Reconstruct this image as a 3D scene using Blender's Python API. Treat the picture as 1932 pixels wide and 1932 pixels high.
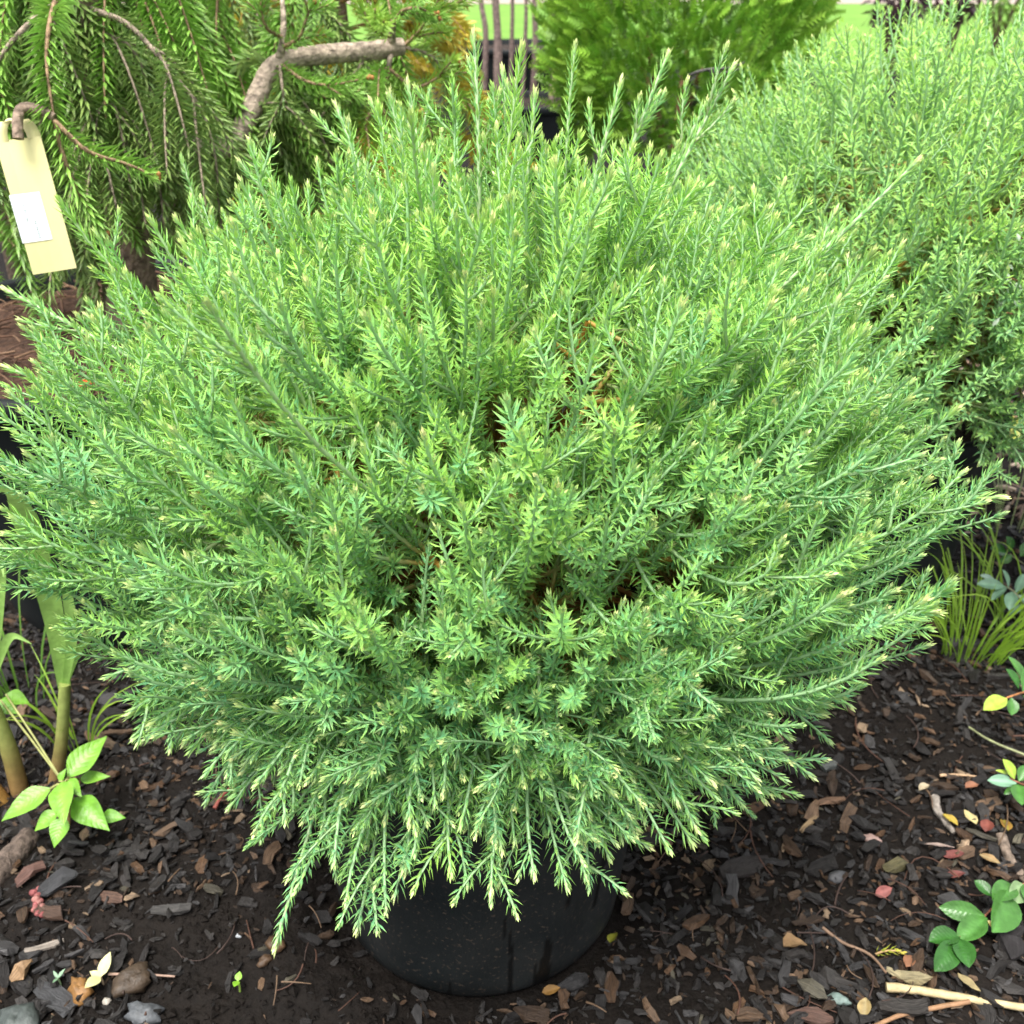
import bpy, math, random
import numpy as np
from mathutils import Vector

for o in list(bpy.data.objects):
    bpy.data.objects.remove(o, do_unlink=True)
SC = bpy.context.scene
COL = SC.collection
rng = np.random.default_rng(11)
random.seed(11)

# ------------------------------------------------------------------ camera, sky, sun, exposure
CAM_H = 0.90
PITCH = math.radians(30.0)
HALF = math.radians(27.2)
T = math.tan(HALF)
cam = bpy.data.cameras.new('camera')
cam.sensor_width = 36.0
cam.lens = 18.0 / T
cam.clip_start = 0.02
cam.clip_end = 400.0
cam.dof.use_dof = True
cam.dof.focus_distance = 0.72
cam.dof.aperture_fstop = 12.0
camo = bpy.data.objects.new('camera', cam)
camo.location = (0, 0, CAM_H)
camo.rotation_euler = (math.pi / 2 - PITCH, 0, 0)
COL.objects.link(camo)
SC.camera = camo

SUN_EL, SUN_ROT = math.radians(72), math.radians(-150)
world = bpy.data.worlds.new('World')
SC.world = world
world.use_nodes = True
wn = world.node_tree
for n in list(wn.nodes):
    wn.nodes.remove(n)
sky = wn.nodes.new('ShaderNodeTexSky')
sky.sky_type = 'NISHITA'
sky.sun_disc = False
sky.sun_elevation = SUN_EL
sky.sun_rotation = SUN_ROT
sky.dust_density = 4.0
sky.air_density = 1.0
hs = wn.nodes.new('ShaderNodeHueSaturation')
hs.inputs['Saturation'].default_value = 0.22
bg = wn.nodes.new('ShaderNodeBackground')
bg.inputs['Strength'].default_value = 0.105
wo = wn.nodes.new('ShaderNodeOutputWorld')
wn.links.new(sky.outputs[0], hs.inputs['Color'])
wn.links.new(hs.outputs[0], bg.inputs['Color'])
wn.links.new(bg.outputs[0], wo.inputs['Surface'])

sun = bpy.data.lights.new('sun', 'SUN')
sun.energy = 1.5
sun.angle = math.radians(30)
sun.color = (1.0, 0.96, 0.9)
suno = bpy.data.objects.new('sun', sun)
COL.objects.link(suno)
# direction towards the sun: Nishita rotation 0 = +Y, positive turns clockwise seen from above
sd = Vector((math.sin(SUN_ROT) * math.cos(SUN_EL), math.cos(SUN_ROT) * math.cos(SUN_EL), math.sin(SUN_EL)))
suno.rotation_euler = sd.to_track_quat('Z', 'Y').to_euler()

SC.view_settings.view_transform = 'Standard'
SC.view_settings.look = 'None'
SC.view_settings.exposure = 1.8
SC.view_settings.gamma = 1.0
SC.view_settings.use_curve_mapping = False

# ------------------------------------------------------------------ pixel helper (photo read at 1932 px)
CAM = np.array([0.0, 0.0, CAM_H])
FW = np.array([0, math.cos(PITCH), -math.sin(PITCH)])
UP = np.array([0, math.sin(PITCH), math.cos(PITCH)])
RT = np.array([1.0, 0, 0])
def W(px, py, Y=None, z=None):
    d = FW + (px - 966) / 966 * T * RT + (966 - py) / 966 * T * UP
    k = (Y / d[1]) if Y is not None else ((z - CAM_H) / d[2])
    return CAM + d * k
def proj(p):
    q = np.asarray(p) - CAM
    dz = q @ FW
    return 966 + (q @ RT) / dz / T * 966, 966 - (q @ UP) / dz / T * 966, dz

def nz(v):
    v = np.asarray(v, float)
    return v / (np.linalg.norm(v, axis=-1, keepdims=True) + 1e-12)
def sstep(a, b, x):
    t = np.clip((x - a) / (b - a), 0, 1)
    return t * t * (3 - 2 * t)
def mix(a, b, t):
    return np.asarray(a) * (1 - t) + np.asarray(b) * t
def vnoise(x, y, seed=0):
    x = np.asarray(x, float); y = np.asarray(y, float)
    xi = np.floor(x).astype(np.int64); yi = np.floor(y).astype(np.int64)
    fx = x - xi; fy = y - yi
    fx = fx * fx * (3 - 2 * fx); fy = fy * fy * (3 - 2 * fy)
    def h(a, b):
        n = (a * 374761393 + b * 668265263 + seed * 974711) & 0x7fffffff
        n = ((n ^ (n >> 13)) * 1274126177) & 0x7fffffff
        n = (n ^ (n >> 16)) & 0xffff
        return n / 65535.0
    return (h(xi, yi) * (1 - fx) + h(xi + 1, yi) * fx) * (1 - fy) + (h(xi, yi + 1) * (1 - fx) + h(xi + 1, yi + 1) * fx) * fy - 0.5

# ------------------------------------------------------------------ materials
def new_mat(name):
    m = bpy.data.materials.new(name)
    m.use_nodes = True
    nt = m.node_tree
    for n in list(nt.nodes):
        nt.nodes.remove(n)
    out = nt.nodes.new('ShaderNodeOutputMaterial')
    pb = nt.nodes.new('ShaderNodeBsdfPrincipled')
    nt.links.new(pb.outputs[0], out.inputs[0])
    return m, nt, pb, out
def mat_col(name, rough=0.5, spec=0.4, transl=0.0, nscale=40, namp=0.25, bump=0.0, bscale=200, grain=False, coat=0.0, bdist=0.003, vein=False):
    """colour from the mesh's 'Col' attribute, mottled by procedural noise"""
    m, nt, pb, out = new_mat(name)
    L = nt.links.new
    at = nt.nodes.new('ShaderNodeAttribute'); at.attribute_name = 'Col'
    tc = nt.nodes.new('ShaderNodeTexCoord')
    no = nt.nodes.new('ShaderNodeTexNoise'); no.inputs['Scale'].default_value = nscale; no.inputs['Detail'].default_value = 4
    if grain:
        ga = nt.nodes.new('ShaderNodeAttribute'); ga.attribute_name = 'guv'
        L(ga.outputs['Vector'], no.inputs['Vector']); no.inputs['Scale'].default_value = 1.0
    else:
        L(tc.outputs['Object'], no.inputs['Vector'])
    mr = nt.nodes.new('ShaderNodeMapRange')
    mr.inputs[1].default_value = 0.3; mr.inputs[2].default_value = 0.7
    mr.inputs[3].default_value = 1 - namp; mr.inputs[4].default_value = 1 + namp
    L(no.outputs[0], mr.inputs[0])
    mx = nt.nodes.new('ShaderNodeMix'); mx.data_type = 'RGBA'; mx.blend_type = 'MULTIPLY'; mx.inputs[0].default_value = 1
    L(at.outputs['Color'], mx.inputs[6]); L(mr.outputs[0], mx.inputs[7])
    L(mx.outputs[2], pb.inputs['Base Color'])
    pb.inputs['Roughness'].default_value = rough
    pb.inputs['Specular IOR Level'].default_value = spec
    pb.inputs['Coat Weight'].default_value = coat
    pb.inputs['Coat Roughness'].default_value = 0.2
    if bump > 0:
        bn = nt.nodes.new('ShaderNodeTexNoise'); bn.inputs['Scale'].default_value = bscale; bn.inputs['Detail'].default_value = 6
        if grain:
            L(ga.outputs['Vector'], bn.inputs['Vector']); bn.inputs['Scale'].default_value = 2.0
        else:
            L(tc.outputs['Object'], bn.inputs['Vector'])
        bp = nt.nodes.new('ShaderNodeBump'); bp.inputs['Strength'].default_value = bump; bp.inputs['Distance'].default_value = bdist
        L(bn.outputs[0], bp.inputs['Height']); L(bp.outputs[0], pb.inputs['Normal'])
    if vein:      # side veins curving from the midrib, from the leaf's own (length, width) coordinates
        ga = nt.nodes.new('ShaderNodeAttribute'); ga.attribute_name = 'guv'
        sp_ = nt.nodes.new('ShaderNodeSeparateXYZ'); L(ga.outputs['Vector'], sp_.inputs[0])
        sb = nt.nodes.new('ShaderNodeMath'); sb.operation = 'SUBTRACT'; L(sp_.outputs[0], sb.inputs[0]); L(sp_.outputs[1], sb.inputs[1])
        mu = nt.nodes.new('ShaderNodeMath'); mu.operation = 'MULTIPLY'; mu.inputs[1].default_value = 6.283; L(sb.outputs[0], mu.inputs[0])
        sn = nt.nodes.new('ShaderNodeMath'); sn.operation = 'SINE'; L(mu.outputs[0], sn.inputs[0])
        pw = nt.nodes.new('ShaderNodeMath'); pw.operation = 'ABSOLUTE'; L(sn.outputs[0], pw.inputs[0])
        vb = nt.nodes.new('ShaderNodeBump'); vb.inputs['Strength'].default_value = 0.16; vb.inputs['Distance'].default_value = 0.0012
        L(pw.outputs[0], vb.inputs['Height'])
        if bump > 0: L(bp.outputs[0], vb.inputs['Normal'])
        L(vb.outputs[0], pb.inputs['Normal'])
    if transl > 0:
        tr = nt.nodes.new('ShaderNodeBsdfTranslucent')
        L(mx.outputs[2], tr.inputs['Color'])
        ms = nt.nodes.new('ShaderNodeMixShader'); ms.inputs[0].default_value = transl
        L(pb.outputs[0], ms.inputs[1]); L(tr.outputs[0], ms.inputs[2]); L(ms.outputs[0], out.inputs[0])
    return m

M_NEEDLE = mat_col('conifer_needles', 0.42, 0.42, 0.14, 60, 0.12)
M_SPRUCE = mat_col('spruce_needles', 0.4, 0.5, 0.2, 60, 0.15)
M_LEAF = mat_col('soft_leaf', 0.42, 0.45, 0.25, 90, 0.18, 0.25, 220)
M_VEIN = mat_col('veined_leaf', 0.38, 0.5, 0.2, 90, 0.2, 0.2, 220, vein=True)
M_GLOSS = mat_col('glossy_leaf', 0.27, 0.4, 0.08, 90, 0.22, 0.2, 160, vein=True)
M_GRASS = mat_col('grass_blade', 0.4, 0.4, 0.3, 30, 0.15)
M_BARK = mat_col('bark', 0.85, 0.25, 0, 120, 0.55, 1.0, 130, bdist=0.006)
M_CHIP = mat_col('bark_chip', 0.5, 0.4, 0, 1, 0.5, 0.9, 1, grain=True)
M_DRY = mat_col('dry_plant', 0.6, 0.3, 0.1, 120, 0.25, 0.3, 300)
M_STONE = mat_col('stone', 0.55, 0.4, 0, 150, 0.3, 0.4, 300)
M_PLAIN = mat_col('plain_plastic', 0.4, 0.4, 0.12, 25, 0.04)

def mat_soil():
    m, nt, pb, out = new_mat('moist_soil')
    L = nt.links.new
    tc = nt.nodes.new('ShaderNodeTexCoord')
    n1 = nt.nodes.new('ShaderNodeTexNoise'); n1.inputs['Scale'].default_value = 9; n1.inputs['Detail'].default_value = 8
    n2 = nt.nodes.new('ShaderNodeTexNoise'); n2.inputs['Scale'].default_value = 150; n2.inputs['Detail'].default_value = 6
    L(tc.outputs['Object'], n1.inputs['Vector']); L(tc.outputs['Object'], n2.inputs['Vector'])
    cr = nt.nodes.new('ShaderNodeValToRGB')
    cr.color_ramp.elements[0].position = 0.32; cr.color_ramp.elements[0].color = (0.0035, 0.0026, 0.0020, 1)
    cr.color_ramp.elements[1].position = 0.72; cr.color_ramp.elements[1].color = (0.0115, 0.0085, 0.0065, 1)
    ad = nt.nodes.new('ShaderNodeMath'); ad.operation = 'ADD'
    h1 = nt.nodes.new('ShaderNodeMath'); h1.operation = 'MULTIPLY'; h1.inputs[1].default_value = 0.5
    h2 = nt.nodes.new('ShaderNodeMath'); h2.operation = 'MULTIPLY'; h2.inputs[1].default_value = 0.5
    L(n1.outputs[0], h1.inputs[0]); L(n2.outputs[0], h2.inputs[0]); L(h1.outputs[0], ad.inputs[0]); L(h2.outputs[0], ad.inputs[1])
    L(ad.outputs[0], cr.inputs[0]); L(cr.outputs[0], pb.inputs['Base Color'])
    pb.inputs['Roughness'].default_value = 0.8; pb.inputs['Specular IOR Level'].default_value = 0.15
    bp = nt.nodes.new('ShaderNodeBump'); bp.inputs['Strength'].default_value = 0.9; bp.inputs['Distance'].default_value = 0.004
    L(n2.outputs[0], bp.inputs['Height']); L(bp.outputs[0], pb.inputs['Normal'])
    return m
M_SOIL = mat_soil()

def mat_pot(name, dusty):
    m, nt, pb, out = new_mat(name)
    L = nt.links.new
    tc = nt.nodes.new('ShaderNodeTexCoord')
    at = nt.nodes.new('ShaderNodeAttribute'); at.attribute_name = 'Col'
    n1 = nt.nodes.new('ShaderNodeTexNoise'); n1.inputs['Scale'].default_value = 14; n1.inputs['Detail'].default_value = 6
    n2 = nt.nodes.new('ShaderNodeTexNoise'); n2.inputs['Scale'].default_value = 230; n2.inputs['Detail'].default_value = 3
    L(tc.outputs['Object'], n1.inputs['Vector']); L(tc.outputs['Object'], n2.inputs['Vector'])
    r1 = nt.nodes.new('ShaderNodeMapRange'); r1.inputs[1].default_value = 0.3; r1.inputs[2].default_value = 0.75; r1.inputs[3].default_value = 0; r1.inputs[4].default_value = dusty
    L(n1.outputs[0], r1.inputs[0])
    r2 = nt.nodes.new('ShaderNodeMapRange'); r2.inputs[1].default_value = 0.60; r2.inputs[2].default_value = 0.70
    L(n2.outputs[0], r2.inputs[0])
    m1 = nt.nodes.new('ShaderNodeMix'); m1.data_type = 'RGBA'
    m1.inputs[6].default_value = (0.0085, 0.0112, 0.012, 1); m1.inputs[7].default_value = (0.026, 0.0265, 0.025, 1)
    L(r1.outputs[0], m1.inputs[0])
    dm = nt.nodes.new('ShaderNodeMath'); dm.operation = 'MULTIPLY'; dm.inputs[1].default_value = dusty
    L(r2.outputs[0], dm.inputs[0])
    m2 = nt.nodes.new('ShaderNodeMix'); m2.data_type = 'RGBA'; m2.inputs[7].default_value = (0.075, 0.058, 0.045, 1)
    L(dm.outputs[0], m2.inputs[0]); L(m1.outputs[2], m2.inputs[6])
    m3 = nt.nodes.new('ShaderNodeMix'); m3.data_type = 'RGBA'; m3.blend_type = 'MULTIPLY'; m3.inputs[0].default_value = 1
    L(m2.outputs[2], m3.inputs[6]); L(at.outputs['Color'], m3.inputs[7])
    L(m3.outputs[2], pb.inputs['Base Color'])
    pb.inputs['Roughness'].default_value = 0.55; pb.inputs['Specular IOR Level'].default_value = 0.22
    bp = nt.nodes.new('ShaderNodeBump'); bp.inputs['Strength'].default_value = 0.25; bp.inputs['Distance'].default_value = 0.002
    L(n1.outputs[0], bp.inputs['Height']); L(bp.outputs[0], pb.inputs['Normal'])
    return m
M_POT = mat_pot('dusty_black_plastic', 0.7)
M_POT2 = mat_pot('black_plastic', 0.15)

def mat_lawn():
    m, nt, pb, out = new_mat('mown_lawn')
    L = nt.links.new
    tc = nt.nodes.new('ShaderNodeTexCoord')
    n1 = nt.nodes.new('ShaderNodeTexNoise'); n1.inputs['Scale'].default_value = 3; n1.inputs['Detail'].default_value = 8
    L(tc.outputs['Object'], n1.inputs['Vector'])
    cr = nt.nodes.new('ShaderNodeValToRGB')
    cr.color_ramp.elements[0].position = 0.3; cr.color_ramp.elements[0].color = (0.085, 0.20, 0.012, 1)
    cr.color_ramp.elements[1].position = 0.7; cr.color_ramp.elements[1].color = (0.14, 0.29, 0.03, 1)
    L(n1.outputs[0], cr.inputs[0]); L(cr.outputs[0], pb.inputs['Base Color'])
    pb.inputs['Roughness'].default_value = 0.9
    return m
M_LAWN = mat_lawn()

# ------------------------------------------------------------------ mesh builder
class MB:
    def __init__(self):
        self.V = []; self.F3 = []; self.F4 = []; self.C = []; self.G = []; self.n = 0
    def add(self, V, C, F3=None, F4=None, G=None):
        V = np.asarray(V, float).reshape(-1, 3)
        C = np.asarray(C, float)
        if C.ndim == 1:
            C = np.tile(C, (len(V), 1))
        if F3 is not None and len(F3): self.F3.append(np.asarray(F3, np.int64).reshape(-1, 3) + self.n)
        if F4 is not None and len(F4): self.F4.append(np.asarray(F4, np.int64).reshape(-1, 4) + self.n)
        self.V.append(V); self.C.append(C)
        self.G.append(np.zeros((len(V), 3)) if G is None else np.asarray(G, float))
        self.n += len(V)
    def merge(self, o):
        for f in o.F3: self.F3.append(f + self.n)
        for f in o.F4: self.F4.append(f + self.n)
        self.V += o.V; self.C += o.C; self.G += o.G; self.n += o.n
    def mesh(self, name, mat, origin=(0, 0, 0), smooth=True):
        me = bpy.data.meshes.new(name)
        V = np.concatenate(self.V) - np.asarray(origin)
        f3 = np.concatenate(self.F3) if self.F3 else np.zeros((0, 3), np.int64)
        f4 = np.concatenate(self.F4) if self.F4 else np.zeros((0, 4), np.int64)
        me.vertices.add(len(V)); me.vertices.foreach_set('co', V.astype(np.float32).ravel())
        loops = np.concatenate([f3.ravel(), f4.ravel()]).astype(np.int32)
        me.loops.add(len(loops)); me.loops.foreach_set('vertex_index', loops)
        npol = len(f3) + len(f4)
        st = np.concatenate([np.arange(len(f3)) * 3, len(f3) * 3 + np.arange(len(f4)) * 4]).astype(np.int32)
        me.polygons.add(npol); me.polygons.foreach_set('loop_start', st)
        me.polygons.foreach_set('use_smooth', np.full(npol, smooth, bool))
        me.update(calc_edges=True)
        a = me.attributes.new('Col', 'FLOAT_COLOR', 'POINT')
        C = np.concatenate(self.C); C4 = np.ones((len(C), 4), np.float32); C4[:, :3] = C
        a.data.foreach_set('color', C4.ravel())
        G = np.concatenate(self.G)
        if np.any(G):
            g = me.attributes.new('guv', 'FLOAT_VECTOR', 'POINT'); g.data.foreach_set('vector', G.astype(np.float32).ravel())
        me.materials.append(mat)
        return me
    def build(self, name, mat, parent=None, origin=None, smooth=True):
        """one mesh object; with a parent, local coordinates are relative to the parent's location"""
        po = np.array(ROOTLOC.get(parent.name, (0, 0, 0))) if parent is not None else np.zeros(3)
        og = np.asarray(origin, float) if origin is not None else po
        o = bpy.data.objects.new(name, self.mesh(name, mat, og, smooth))
        COL.objects.link(o)
        o.location = og - po
        if parent is not None:
            o.parent = parent
        ROOTLOC[o.name] = tuple(og)
        return o
ROOTLOC = {}
def thing(name, label, cat, loc, group=None):
    o = bpy.data.objects.new(name, None)
    o.empty_display_size = 0.05
    COL.objects.link(o); o.location = loc
    o['label'] = label; o['category'] = cat
    if group: o['group'] = group
    ROOTLOC[o.name] = tuple(loc)
    return o
def tag(o, label, cat, group=None):
    o['label'] = label; o['category'] = cat
    if group: o['group'] = group
    return o

def resample(P, n):
    """smooth (Catmull-Rom) polyline through control points"""
    P = np.asarray(P, float)
    if len(P) == 2:
        t = np.linspace(0, 1, n)[:, None]
        return P[0] * (1 - t) + P[1] * t
    Q = np.vstack([2 * P[0] - P[1], P, 2 * P[-1] - P[-2]])
    t = np.linspace(0, len(P) - 1 - 1e-6, n)
    i = t.astype(int); f = (t - i)[:, None]
    a, b, c, d = Q[i], Q[i + 1], Q[i + 2], Q[i + 3]
    return 0.5 * (2 * b + (c - a) * f + (2 * a - 5 * b + 4 * c - d) * f ** 2 + (3 * b - a - 3 * c + d) * f ** 3)
def bez(p0, p1, p2, n=10):
    t = np.linspace(0, 1, n)[:, None]
    return p0 * (1 - t) ** 2 + 2 * p1 * t * (1 - t) + p2 * t * t
def frames(P):
    tg = nz(np.gradient(P, axis=0))
    ref = np.array([0.31, 0.22, 0.93])
    if abs(np.mean(tg @ ref)) > 0.85: ref = np.array([0.9, -0.4, 0.1])
    u = nz(np.cross(tg, ref)); v = np.cross(tg, u)
    return tg, u, v
def tube(mb, P, R, C, sides=6, rough=0.0, cap=True):
    P = np.asarray(P, float); n = len(P)
    R = np.broadcast_to(np.asarray(R, float), (n,))
    tg, u, v = frames(P)
    a = np.arange(sides) / sides * 2 * math.pi
    rr = R[:, None] * (1 + rough * (rng.random((n, sides)) - 0.5)) if rough else np.repeat(R[:, None], sides, 1)
    V = P[:, None] + rr[..., None] * (np.cos(a)[None, :, None] * u[:, None] + np.sin(a)[None, :, None] * v[:, None])
    C = np.asarray(C, float)
    Cv = np.repeat(C[:, None], sides, 1).reshape(-1, 3) if C.ndim == 2 else C
    i = np.arange(n - 1)[:, None] * sides; j = np.arange(sides)[None]
    k = (j + 1) % sides
    F = np.stack([i + j, i + k, i + sides + k, i + sides + j], -1).reshape(-1, 4)
    g = np.zeros((n, sides, 3)); g[..., 0] = np.arange(n)[:, None] * 0.3; g[..., 1] = np.arange(sides) * 2.0
    mb.add(V.reshape(-1, 3), Cv, None, F, g.reshape(-1, 3))
    if cap:
        for e, rev in ((0, 1), (n - 1, 0)):
            c = P[e]; ring = V[e]
            f = [(0, 1 + (q + 1) % sides, 1 + q) if rev else (0, 1 + q, 1 + (q + 1) % sides) for q in range(sides)]
            mb.add(np.vstack([c, ring]), C if C.ndim == 1 else C[e], f)

def shoot(mb, P, nlen, nwid, dens, cols, r0=0.0018, r1=0.0008, amax=62, amin=14, tipzone=0.018, cream=0.6,
          startfrac=0.0, flat=0.0, curve=0.5, stemcols=None, lenramp=0.5, lite=False):
    """a twig with spirally set needles, kite-shaped: four triangles with a keel, or two where seen small"""
    n = len(P)
    seg = np.linalg.norm(np.diff(P, axis=0), axis=1); s = np.concatenate([[0], np.cumsum(seg)]); L = s[-1]
    tt = s / L
    sc = stemcols if stemcols is not None else (cols['stem_old'], cols['stem'])
    cst = mix(np.array(sc[0])[None], np.array(sc[1])[None], (sstep(0.0, 0.55, tt) if startfrac < 0.3 else tt)[:, None])
    tube(mb, P, r0 + (r1 - r0) * tt, cst, 3 if n <= 6 else (4 if lite else 5), cap=False)
    N = int(L * (1 - startfrac) * dens)
    if N < 4: return
    q = (np.arange(N) + rng.random(N) * 0.4) / N
    q = 1 - (1 - q) ** 1.12
    si = L * (startfrac + (1 - startfrac) * q)
    d = L - si
    pos = np.stack([np.interp(si, s, P[:, k]) for k in range(3)], -1)
    tg0, u0, v0 = frames(P)
    tg = nz(np.stack([np.interp(si, s, tg0[:, k]) for k in range(3)], -1))
    u = nz(np.stack([np.interp(si, s, u0[:, k]) for k in range(3)], -1)); v = np.cross(tg, u)
    ph = np.arange(N) * 2.39996 + rng.random() * 6.28 + (rng.random(N) - 0.5) * 0.25
    rad = np.cos(ph)[:, None] * u + np.sin(ph)[:, None] * v
    if flat > 0:      # needles combed to both sides
        side = nz(np.cross(tg, np.array([0, 0, 1.0])))
        up = np.cross(side, tg)
        rs = np.sum(rad * side, -1, keepdims=True); ru = np.sum(rad * up, -1, keepdims=True)
        rad = nz(side * (np.sign(rs) * flat + rs * (1 - flat) + 1e-4) + up * (ru * (1 - flat) + 0.12 * flat))
    ang = np.radians(amin + (amax - amin) * sstep(0, tipzone * 1.6, d) + (rng.random(N) - 0.5) * 11)
    ax = nz(np.sin(ang)[:, None] * rad + np.cos(ang)[:, None] * tg)
    ln = nlen * (lenramp + (1 - lenramp) * sstep(0, tipzone, d)) * (0.8 + 0.4 * rng.random(N)) * (0.75 + 0.25 * sstep(0, 0.35, q))
    rst = np.interp(si, s, r0 + (r1 - r0) * tt)
    b = pos + rad * (rst * 0.6)[:, None]
    ax2 = nz(ax + tg * curve * np.sin(ang)[:, None] * 0.8)
    w = nz(np.cross(ax, rad) + 1e-6); k = np.cross(w, ax)
    mid = b + ax * (ln * 0.42)[:, None]
    tip = mid + ax2 * (ln * 0.58)[:, None]
    hw = (nwid * 0.5 * (0.85 + 0.3 * rng.random(N)))[:, None]
    V = np.stack([b, mid + w * hw, mid + k * hw * 0.7, mid - w * hw, tip], 1).reshape(-1, 3)
    base = mix(np.array(cols['a'])[None], np.array(cols['b'])[None], np.clip(rng.random(N) * 0.5 + cols.get('mix', 0.25), 0, 1)[:, None])
    base = base * (0.85 + 0.3 * rng.random(N))[:, None]
    cr = (np.clip(1 - d / (tipzone * 0.75), 0, 1) * cream)[:, None]
    base = base * (1 - cr) + np.array(cols['cream'])[None] * cr
    old = (1 - sstep(0.0, 0.45, tt[0] + q))[:, None] * cols.get('oldmix', 0.0)
    base = base * (1 - old) + np.array(cols['old'])[None] * old
    tc = base * 0.62 + np.array(cols['tip'])[None] * 0.38
    Cc = np.stack([base * 0.9 + 0.1 * np.array(cols['stem'])[None], base, base, base, tc], 1).reshape(-1, 3)
    if lite:
        V = V.reshape(N, 5, 3)[:, [0, 1, 3, 4]].reshape(-1, 3); Cc = Cc.reshape(N, 5, 3)[:, [0, 1, 3, 4]].reshape(-1, 3)
        mb.add(V, Cc, ((np.arange(N) * 4)[:, None, None] + np.array([[0, 1, 3], [0, 3, 2]])[None]).reshape(-1, 3))
        return
    i5 = (np.arange(N) * 5)[:, None, None]
    F = (i5 + np.array([[0, 1, 2], [0, 2, 3], [1, 4, 2], [2, 4, 3]])[None]).reshape(-1, 3)
    mb.add(V, Cc, F)

def leaf(mb, base, d, nrm, L, Wd, col, col2=None, n=7, fold=0.15, droop=0.2, prof=None, wav=0.0, thick=0.0):
    """leaf blade with midrib fold; five verts across"""
    d = nz(d); nrm = nz(np.asarray(nrm) - d * np.dot(nrm, d)); sd = np.cross(d, nrm)
    t = np.linspace(0, 1, n)
    if prof is None: prof = np.sin(np.pi * t ** 0.8) ** 0.85
    else: prof = np.interp(t, np.linspace(0, 1, len(prof)), prof)
    prof = np.maximum(prof, 0.02)
    cx = L * (t - 0.0); cz = -droop * L * t ** 2
    e = np.array([-1, -0.55, 0, 0.55, 1.0])
    zz = fold * np.abs(e)[None] * (prof * Wd * 0.5)[:, None] + (wav * Wd * rng.standard_normal((n, 5)) if wav else 0)
    V = base + d * cx[:, None, None] + sd * (e[None, :, None] * (prof * Wd * 0.5)[:, None, None]) + nrm * (cz[:, None] + zz)[..., None]
    c1 = np.asarray(col); c2 = np.asarray(col2 if col2 is not None else col)
    me = np.array([0.3, 0, 1.2, 0, 0.3])
    Cc = c1[None, None] + (c2 - c1)[None, None] * np.clip(0.2 + me[None, :, None] * 0.6 + 0.25 * (t[:, None, None] > 0.85), 0, 1)
    Cc = np.broadcast_to(Cc, V.shape)
    i = np.arange(n - 1)[:, None] * 5; j = np.arange(4)[None]
    F = np.stack([i + j, i + j + 1, i + 6 + j, i + 5 + j], -1).reshape(-1, 4)
    g = np.zeros((n, 5, 3)); g[..., 0] = t[:, None] * 4.5; g[..., 1] = np.abs(e)[None] * 1.0; g[..., 2] = 1
    mb.add(V.reshape(-1, 3), Cc.reshape(-1, 3), None, F, g.reshape(-1, 3))

def blade(mb, P, w, col, col2, nrm=None, fold=0.25):
    P = np.asarray(P); n = len(P); t = np.linspace(0, 1, n)
    tg = nz(np.gradient(P, axis=0))
    ref = np.array([0, -0.6, 0.8]) if nrm is None else np.asarray(nrm)
    sd = nz(np.cross(tg, ref)); nn = np.cross(sd, tg)
    pr = w * 0.5 * np.clip(np.minimum(0.55 + t * 1.6, (1 - t) * 2.2 + 0.03), 0.03, 1)
    V = np.stack([P - sd * pr[:, None], P - nn * (pr * fold)[:, None], P + sd * pr[:, None]], 1).reshape(-1, 3)
    c = mix(np.array(col)[None], np.array(col2)[None], t[:, None])
    i = np.arange(n - 1)[:, None] * 3; j = np.arange(2)[None]
    F = np.stack([i + j, i + j + 1, i + 4 + j, i + 3 + j], -1).reshape(-1, 4)
    mb.add(V, np.repeat(c, 3, 0), None, F)

def lathe(mb, prof, center, col, seg=96, fn=None):
    prof = np.asarray(prof, float); n = len(prof)
    a = np.arange(seg) / seg * 2 * math.pi
    r = np.repeat(prof[:, :1], seg, 1); z = np.repeat(prof[:, 1:2], seg, 1)
    A = np.repeat(a[None], n, 0)
    if fn is not None: r = fn(A, r, z)
    V = np.stack([r * np.cos(A), r * np.sin(A), z], -1) + np.asarray(center)
    i = np.arange(n - 1)[:, None] * seg; j = np.arange(seg)[None]; k = (j + 1) % seg
    F = np.stack([i + j, i + k, i + seg + k, i + seg + j], -1).reshape(-1, 4)
    c = np.asarray(col) if not callable(col) else col(A, z).reshape(-1, 3)
    mb.add(V.reshape(-1, 3), c, None, F)

# ------------------------------------------------------------------ the ground
POT_C = np.array([-0.034, 0.755])
def ground_h(x, y):
    x = np.asarray(x, float); y = np.asarray(y, float)
    near = 1 - sstep(2.0, 4.0, np.hypot(x, y))
    h = 0.022 * vnoise(x * 3.1 + 5, y * 3.1, 1) + 0.012 * vnoise(x * 11, y * 11, 2) + 0.007 * vnoise(x * 33, y * 33, 3)
    r = np.hypot(x - POT_C[0], y - POT_C[1])
    soil = soil_mask(x, y)
    h = h * near + near * (0.003 + 0.006 * soil) * vnoise(x * 90, y * 90, 4) + near * (0.0018 + 0.004 * soil) * vnoise(x * 190, y * 190, 5)
    # earth drawn up round the pot, higher on its left
    ring = np.exp(-((r - 0.21) / 0.05) ** 2)
    h = h + near * ring * (0.008 + 0.014 * np.clip(-(x - POT_C[0]) / 0.2, -0.3, 1))
    return h
def soil_mask(x, y):
    """1 where bare crumbly soil shows, 0 under bark chips"""
    a = np.exp(-(((x + 0.24) / 0.17) ** 2 + ((y - 0.62) / 0.17) ** 2) ** 1.5)
    b = np.exp(-(((x + 0.02) / 0.22) ** 2 + ((y - 0.50) / 0.055) ** 2) ** 1.5)
    c = np.exp(-(((x - 0.42) / 0.13) ** 2 + ((y - 1.02) / 0.12) ** 2) ** 1.5) * 0.8
    return np.clip(a + b * 0.85 + c, 0, 1)

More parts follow.
